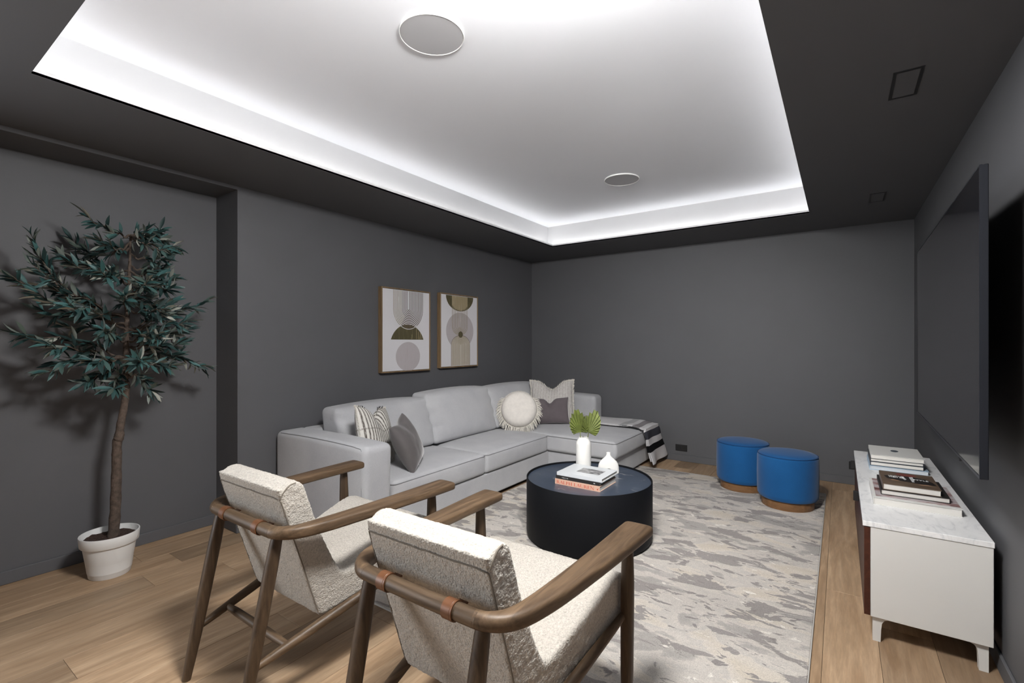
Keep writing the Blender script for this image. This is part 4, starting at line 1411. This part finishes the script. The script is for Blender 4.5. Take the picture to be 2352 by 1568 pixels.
text_mesh('title', 'MEN OF', 0.021, 'white_ink', t, basis((-.043, .018, h + .0006), (1, 0, 0), (0, 1, 0)) @ Matrix.Diagonal((.85, 1.0, 1, 1)))
text_mesh('title', 'STYLE', 0.026, 'white_ink', t, basis((.050, .012, h + .0006), (1, 0, 0), (0, 1, 0)) @ Matrix.Diagonal((.9, 1.1, 1, 1)))

# far stack
zb = ZK
t, hx_, hy_, h = book('coffee_table_book', 'wide pale blue hardback, bottom of the far console stack', (0.150, 3.705, 0), (0.432, 4.050, 0.026), cmat('sky_cover', (0.36, 0.47, 0.58), .4), '-x', zb, pages=cmat('blue_pages', (0.50, 0.53, 0.56), .9))
zb += h + .0006
t, hx_, hy_, h = book('coffee_table_book', 'hardback with navy cover, second from the bottom of the far console stack', (0.154, 3.708, 0), (0.410, 4.040, 0.024), cmat('navy_cover', (0.012, 0.024, 0.045), .35), '-x', zb)
zb += h + .0006
t, hx_, hy_, h = book('coffee_table_book', 'slim hardback with dark navy cover, just below the white book', (0.154, 3.706, 0), (0.409, 4.040, 0.020), cmat('ink_cover', (0.014, 0.018, 0.028), .4), '-x', zb)
zb += h + .0006
t, hx_, hy_, h = book('coffee_table_book', 'white hardback with a small dark oval, top of the far console stack', (0.157, 3.700, 0), (0.412, 4.036, 0.024), 'white_lacquer', '-x', zb)
flat_polys('oval_mark', [ellipse(.0, .02, .020, .034)], basis((0, 0, h), (1, 0, 0), (0, 1, 0)), cmat('slate_print', (0.06, 0.075, 0.10), .4), t, 0.0003)

# ------------------------------------------------------------------ potted olive tree
PX, PY = -3.44, 0.915
tr = thing('potted_olive_tree', 'tall potted olive tree in the wall niche', 'potted tree', (PX, PY, 0))
pr = [(0.070, 0.0), (0.092, 0.0), (0.095, 0.004), (0.121, 0.178), (0.130, 0.179), (0.1325, 0.182), (0.137, 0.234), (0.136, 0.237), (0.131, 0.237), (0.129, 0.234), (0.124, 0.178), (0.118, 0.17), (0.10, 0.03)]
pot = lathe('pot', pr, 'pot', tr, 64)
soil_n = 20
vs, f = [], []
for i in range(soil_n + 1):
    for j in range(40):
        r = 0.123 * i / soil_n
        a = 2 * PI * j / 40
        z = 0.208 + 0.010 * noise.noise(Vector((r * math.cos(a) * 45, r * math.sin(a) * 45, 1))) + 0.006 * noise.noise(Vector((r * math.cos(a) * 110, r * math.sin(a) * 110, 5)))
        vs.append((r * math.cos(a), r * math.sin(a), z))
f = quads_grid(soil_n + 1, 40, False, True)
mesh_obj('soil', vs, f, 'soil', tr)

def tw(y, z, x=0.0):   # tree coordinates: y along the wall, z height, x towards the room (world to local)
    return Vector((x, y - PY, z))
trunk_pts = spline([tw(.93, .20), tw(.938, .35, .005), tw(.945, .55, .0), tw(.948, .74, .0), tw(.955, .775, .008), tw(.965, .85), tw(.985, .98), tw(.993, 1.09), tw(.99, 1.25), tw(.99, 1.42, .01), tw(1.0, 1.62), tw(1.005, 1.80, .01), tw(1.01, 1.945)], 5)
nT = len(trunk_pts)
trad = []
for i in range(nT):
    t_ = i / (nT - 1)
    r = 0.0235 * (1 - t_) ** 0.75 + 0.004
    if 18 <= i <= 21: r *= 1.16
    trad.append(r * (1 + 0.06 * math.sin(i * 2.1)))
sweep('trunk', trunk_pts, trad, 'bark', tr, 12)
def crown(q):
    y, z, x = q
    y = 0.99 + (y - 0.99) * (0.86 if y > 0.99 else 0.93)
    z -= 0.02 + 0.07 * max(0.0, (z - 1.6) / 0.5)
    return (y, z, x)
def trunk_at(z):
    best = min(trunk_pts, key=lambda p: abs(p.z - z))
    return best.copy()

# sprays: (height on trunk, mid (y, z, x), tip (y, z, x), leaf count); x > 0 leans into the room
SPR = [
 (1.96, (.93, 2.03, .02), (.79, 2.10, .04), 16), (1.98, (1.06, 2.06, .02), (1.17, 2.08, .04), 24), (1.97, (1.13, 2.03, .06), (1.24, 1.97, .08), 24),
 (1.95, (1.06, 2.02, -.06), (1.16, 2.07, -.12), 20), (1.95, (1.05, 1.98, .10), (1.15, 1.93, .16), 18),
 (1.88, (.93, 1.92, .05), (.83, 1.95, .10), 16), (1.90, (.93, 1.90, -.05), (.82, 1.90, -.10), 14),
 (1.82, (1.10, 1.87, .06), (1.20, 1.90, .10), 20), (1.78, (1.10, 1.80, .03), (1.20, 1.82, .03), 20), (1.74, (1.09, 1.74, .12), (1.18, 1.73, .18), 22),
 (1.72, (.90, 1.82, -.12), (.78, 1.98, -.20), 22), (1.70, (.86, 1.80, -.10), (.72, 1.86, -.16), 22), (1.68, (.88, 1.76, .05), (.72, 1.78, .06), 22),
 (1.66, (.90, 1.72, .15), (.80, 1.72, .25), 26), (1.62, (1.07, 1.68, .14), (1.15, 1.66, .24), 26), (1.60, (1.0, 1.66, .18), (.99, 1.68, .32), 24),
 (1.45, (.80, 1.56, -.05), (.66, 1.70, -.05), 14), (1.45, (.74, 1.62, -.04), (.60, 1.80, .00), 22), (1.45, (.70, 1.62, .0), (.56, 1.92, .04), 24),
 (1.45, (.72, 1.60, .02), (.48, 1.66, .06), 26), (1.45, (.74, 1.60, .06), (.55, 1.74, .12), 20),
 (1.42, (.78, 1.50, .08), (.56, 1.58, .14), 26), (1.42, (.80, 1.48, .0), (.60, 1.50, .0), 24), (1.40, (.82, 1.50, .16), (.66, 1.52, .26), 24),
 (1.40, (1.20, 1.50, .03), (1.46, 1.60, .04), 28), (1.40, (1.16, 1.48, -.06), (1.36, 1.55, -.10), 22), (1.38, (1.12, 1.44, .12), (1.26, 1.46, .20), 26),
 (1.52, (1.08, 1.56, .10), (1.18, 1.57, .17), 24), (1.50, (.92, 1.56, .20), (.88, 1.58, .34), 26), (1.48, (1.04, 1.52, .22), (1.07, 1.52, .36), 26),
 (1.28, (1.14, 1.36, .02), (1.35, 1.42, .04), 26), (1.28, (1.10, 1.32, .10), (1.24, 1.33, .16), 24), (1.30, (1.02, 1.38, .20), (1.05, 1.38, .34), 26),
 (1.24, (1.18, 1.28, .02), (1.46, 1.18, .04), 30), (1.22, (1.14, 1.24, -.04), (1.34, 1.26, -.08), 22), (1.20, (1.08, 1.22, .12), (1.18, 1.20, .20), 24),
 (1.22, (.78, 1.34, .05), (.50, 1.38, .08), 30), (1.22, (.76, 1.30, .10), (.60, 1.32, .16), 26), (1.20, (.76, 1.26, .04), (.60, 1.18, .06), 24),
 (1.18, (.88, 1.24, .14), (.76, 1.24, .22), 26), (1.16, (.88, 1.18, .06), (.77, 1.12, .10), 26), (1.14, (.92, 1.14, .10), (.88, 1.08, .16), 20),
 (1.12, (1.04, 1.14, .05), (1.10, 1.05, .08), 22), (1.18, (.98, 1.24, .20), (.95, 1.24, .33), 26), (1.30, (.88, 1.38, .18), (.80, 1.40, .28), 26),
 (1.36, (.90, 1.42, -.08), (.74, 1.42, -.16), 22), (1.36, (1.10, 1.40, -.10), (1.24, 1.38, -.18), 20), (1.56, (1.10, 1.62, -.08), (1.20, 1.62, -.16), 18),
]
def leaf_mesh(L, w, curl, seed):
    rnd = random.Random(seed)
    n_ = 5
    top, und = [], []
    prof = [0.12, 0.72, 1.0, 0.74, 0.05]
    for i in range(n_):
        s_ = i / (n_ - 1)
        y = L * s_
        z = -curl * L * s_ * s_
        h_ = w / 2 * prof[i]
        top.append([(-h_, y, z + h_ * .35), (0, y, z), (h_, y, z + h_ * .35)])
    vs, f, mi = [], [], []
    for rows, dz in ((top, 0.0), (top, -0.0006)):
        o = len(vs)
        for r_ in rows:
            vs += [(a, b, c + dz) for a, b, c in r_]
        for i in range(n_ - 1):
            for j in range(2):
                q = (o + i * 3 + j, o + i * 3 + j + 1, o + (i + 1) * 3 + j + 1, o + (i + 1) * 3 + j)
                f.append(q if dz == 0 else q[::-1]); mi.append(0 if dz == 0 else 1)
    return vs, f, mi
LEAVES = [leaf_mesh(L, w, c, k) for k, (L, w, c) in enumerate(((.084, .0205, .12), (.074, .0185, .25), (.090, .020, .05), (.068, .018, .35)))]
leaf_me = []
for vs, f, mi in LEAVES:
    me = bpy.data.meshes.new('leaf')
    me.from_pydata(vs, [], f)
    me.materials.append(M['leaf_top']); me.materials.append(M['leaf_under'])
    me.polygons.foreach_set('material_index', mi)
    me.polygons.foreach_set('use_smooth', [True] * len(f))
    leaf_me.append(me)
rnd = random.Random(21)
all_leaves = []
XMIN = XN - PX + 0.035
for zt, md, tp, cnt in SPR:
    md, tp = crown(md), crown(tp)
    a = trunk_at(zt)
    pts = spline([a, tw(md[0], md[1], md[2]), tw(tp[0], tp[1], tp[2])], 8)
    pts = [p + Vector((0, 0, 0.010 * math.sin(i * 1.3))) for i, p in enumerate(pts)]
    sweep('branch', pts, [0.0052 * (1 - i / len(pts)) + 0.0014 for i in range(len(pts))], 'bark', tr, 6)
    m_ = len(pts)
    cnt = int(cnt * 1.75)
    for k in range(cnt):
        s_ = 0.28 + 0.72 * (k + rnd.random() * .6) / cnt
        fi = s_ * (m_ - 1)
        i = min(int(fi), m_ - 2)
        p = pts[i].lerp(pts[i + 1], fi - i)
        t_ = (pts[i + 1] - pts[i]).normalized()
        side = t_.cross(Vector((0, 0, 1)))
        if side.length < .1: side = Vector((1, 0, 0))
        side.normalize()
        up = side.cross(t_)
        ang = rnd.uniform(0, 2 * PI) if rnd.random() < .5 else (0 if k % 2 else PI) + rnd.uniform(-.5, .5)
        out = side * math.cos(ang) + up * math.sin(ang)
        sp = rnd.uniform(0.35, 1.05) if s_ < 0.96 else rnd.uniform(0, 0.3)
        d = (t_ * math.cos(sp) + out * math.sin(sp) + Vector((0, 0, rnd.uniform(-.25, .2)))).normalized()
        upv = (Vector((rnd.uniform(-.3, 1.0), rnd.uniform(-.7, .7), rnd.uniform(.1, 1.0)))).normalized()
        if rnd.random() < 0.14: upv = -upv
        xa = d.cross(upv)
        if xa.length < .05: xa = d.cross(Vector((1, 0, 0)))
        xa.normalize()
        za = xa.cross(d)
        sc_ = rnd.uniform(0.8, 1.15)
        mtx = Matrix((xa * sc_, d * sc_, za * sc_)).transposed().to_4x4()
        e = p + d * 0.085
        if e.x < XMIN: p = p + Vector((XMIN - e.x, 0, 0))
        mtx.translation = p
        all_leaves.append((mtx, rnd.randrange(4)))
cam_l = Vector((0, 0, 1.32)) - Vector((PX, PY, 0))
all_leaves.sort(key=lambda q: (q[0].translation - cam_l).length)
for mtx, k in all_leaves[:300]:
    o = bpy.data.objects.new('leaf', leaf_me[k])
    COL.objects.link(o)
    o.parent = tr
    o.matrix_local = mtx
V, F, MI = [], [], []
for mtx, k in all_leaves[300:]:
    vs, f, mi = LEAVES[k]
    o = len(V)
    V += [mtx @ Vector(v) for v in vs]
    F += [tuple(o + q for q in ff) for ff in f]
    MI += mi
fo = mesh_obj('foliage', V, F, ['leaf_top', 'leaf_under'], tr, True)
fo.data.polygons.foreach_set('material_index', MI)
fo['kind'] = 'stuff'

# ------------------------------------------------------------------ ceiling and wall fittings
# added fill light: an unseen bowl pendant on the tray ceiling near the armchairs
lp = thing('added_pendant', 'added fill light shaped as a white bowl pendant above the armchairs', 'lamp', (-0.60, 0.98, ZT))
lathe('canopy', [(0.045, -0.0005), (0.058, -0.002), (0.058, -0.020), (0.045, -0.024)], 'white_plastic', lp, 48)
lathe('rod', [(0.008, -0.022), (0.008, -0.115)], 'white_plastic', lp, 16)
lathe('cap', [(0.006, -0.100), (0.05, -0.104), (0.20, -0.118), (0.228, -0.127), (0.230, -0.130), (0.226, -0.133), (0.05, -0.132)], 'white_plastic', lp, 64)
lathe('bowl', [(0.22 * math.cos(R(a_)), -0.1335 - 0.19 * math.sin(R(a_))) for a_ in range(0, 90, 6)] + [(0.004, -0.3235)], emission('fill_bowl', (1.0, 0.985, 0.965), FILL_PENDANT_POWER), lp, 64)
# spotlight added out of view on the tray ceiling to brighten the sofa corner
SPX, SPY, SPZ = -0.38, 1.22, 2.50
aim = (Vector((-1.75, 4.75, 0.45)) - Vector((SPX, SPY, SPZ))).normalized()
sp = thing('added_spotlight', 'added white spotlight out of view, brightening the sofa corner', 'spotlight', (SPX, SPY, ZT))
lathe('base_plate', [(0.04, -0.0005), (0.055, -0.002), (0.055, -0.018), (0.04, -0.021)], 'white_plastic', sp, 40)
lathe('stem', [(0.009, -0.020), (0.009, SPZ - ZT)], 'white_plastic', sp, 16)
hd = lathe('housing', [(0.004, 0.10), (0.060, 0.098), (0.066, 0.092), (0.066, -0.062), (0.062, -0.064), (0.060, -0.062), (0.060, 0.04), (0.004, 0.045)], 'white_plastic', sp, 48, None, True, False)
hd.location = (0, 0, SPZ - ZT)
hd.rotation_euler = (-aim).to_track_quat('Z', 'Y').to_euler()
sl = bpy.data.lights.new('fill_spot', 'SPOT')
sl.energy = FILL_SPOT_POWER
sl.spot_size = R(84)
sl.spot_blend = 1.0
sl.shadow_soft_size = 0.055
sl.color = (1.0, 0.985, 0.965)
slo = bpy.data.objects.new('fill_spot', sl)
COL.objects.link(slo)
slo.parent = sp
slo.location = Vector((0, 0, SPZ - ZT)) + aim * 0.066
slo.rotation_euler = (-aim).to_track_quat('Z', 'Y').to_euler()
for x, y, lab in ((-1.478, 1.512, 'round white ceiling speaker in the tray, nearest the camera'), (-1.492, 3.75, 'round white ceiling speaker in the tray, farther away above the table')):
    t = thing('ceiling_speaker', lab, 'speaker', (x, y, ZT), 0, 'round ceiling speakers')
    lathe('rim', [(0.136, -0.0005), (0.141, -0.0005), (0.142, -0.006), (0.1405, -0.0105), (0.1385, -0.0105), (0.1375, -0.006)], 'white_plastic', t, 72, None, True, False)
    lathe('grille', [(0.002, -0.0085), (0.1365, -0.0085), (0.1373, -0.005), (0.1365, -0.0005)], 'grille', t, 72)
for x, y, lab in ((0.225, 2.573, 'dark recessed rectangular fitting in the soffit, nearest the camera'), (0.227, 4.463, 'dark recessed rectangular fitting in the soffit, near the back wall')):
    t = thing('recessed_fitting', lab, 'ceiling fitting', (x, y, ZC), 0, 'soffit fittings')
    bm = bmesh.new()
    ring(bm, -.037, .037, -.118, .118, -.049, .049, -.131, .131, -0.0025, -0.0002)
    bm_obj('trim_ring', bm, 'black_plastic', t)
    box('cover_plate', (-.037, -.118, -.0015), (.037, .118, -.0002), 'soffit', t)
def outlet(x, z, lab):
    t = thing('wall_outlet', lab, 'outlet', (x, YB, z), 0, 'black wall outlets')
    box('plate', (-.064, -.006, -.036), (.064, -.0003, .036), 'black_plastic', t, 0.002, 1)
    for sx in (-.03, .03):
        s_ = box('socket', (sx - .022, -.008, -.015), (sx + .022, -.006, .015), 'black_plastic', t, 0.001, 1)
        for d in (-.006, .006):
            box('slot', (sx + d - .0012, -.0083, -.006), (sx + d + .0012, -.0079, .006), 'dark_gap', s_)
outlet(-1.461, 0.146, 'black double wall outlet above the baseboard beside the chaise')
outlet(0.13, 0.178, 'black wall outlet low on the back wall, half hidden by the console')
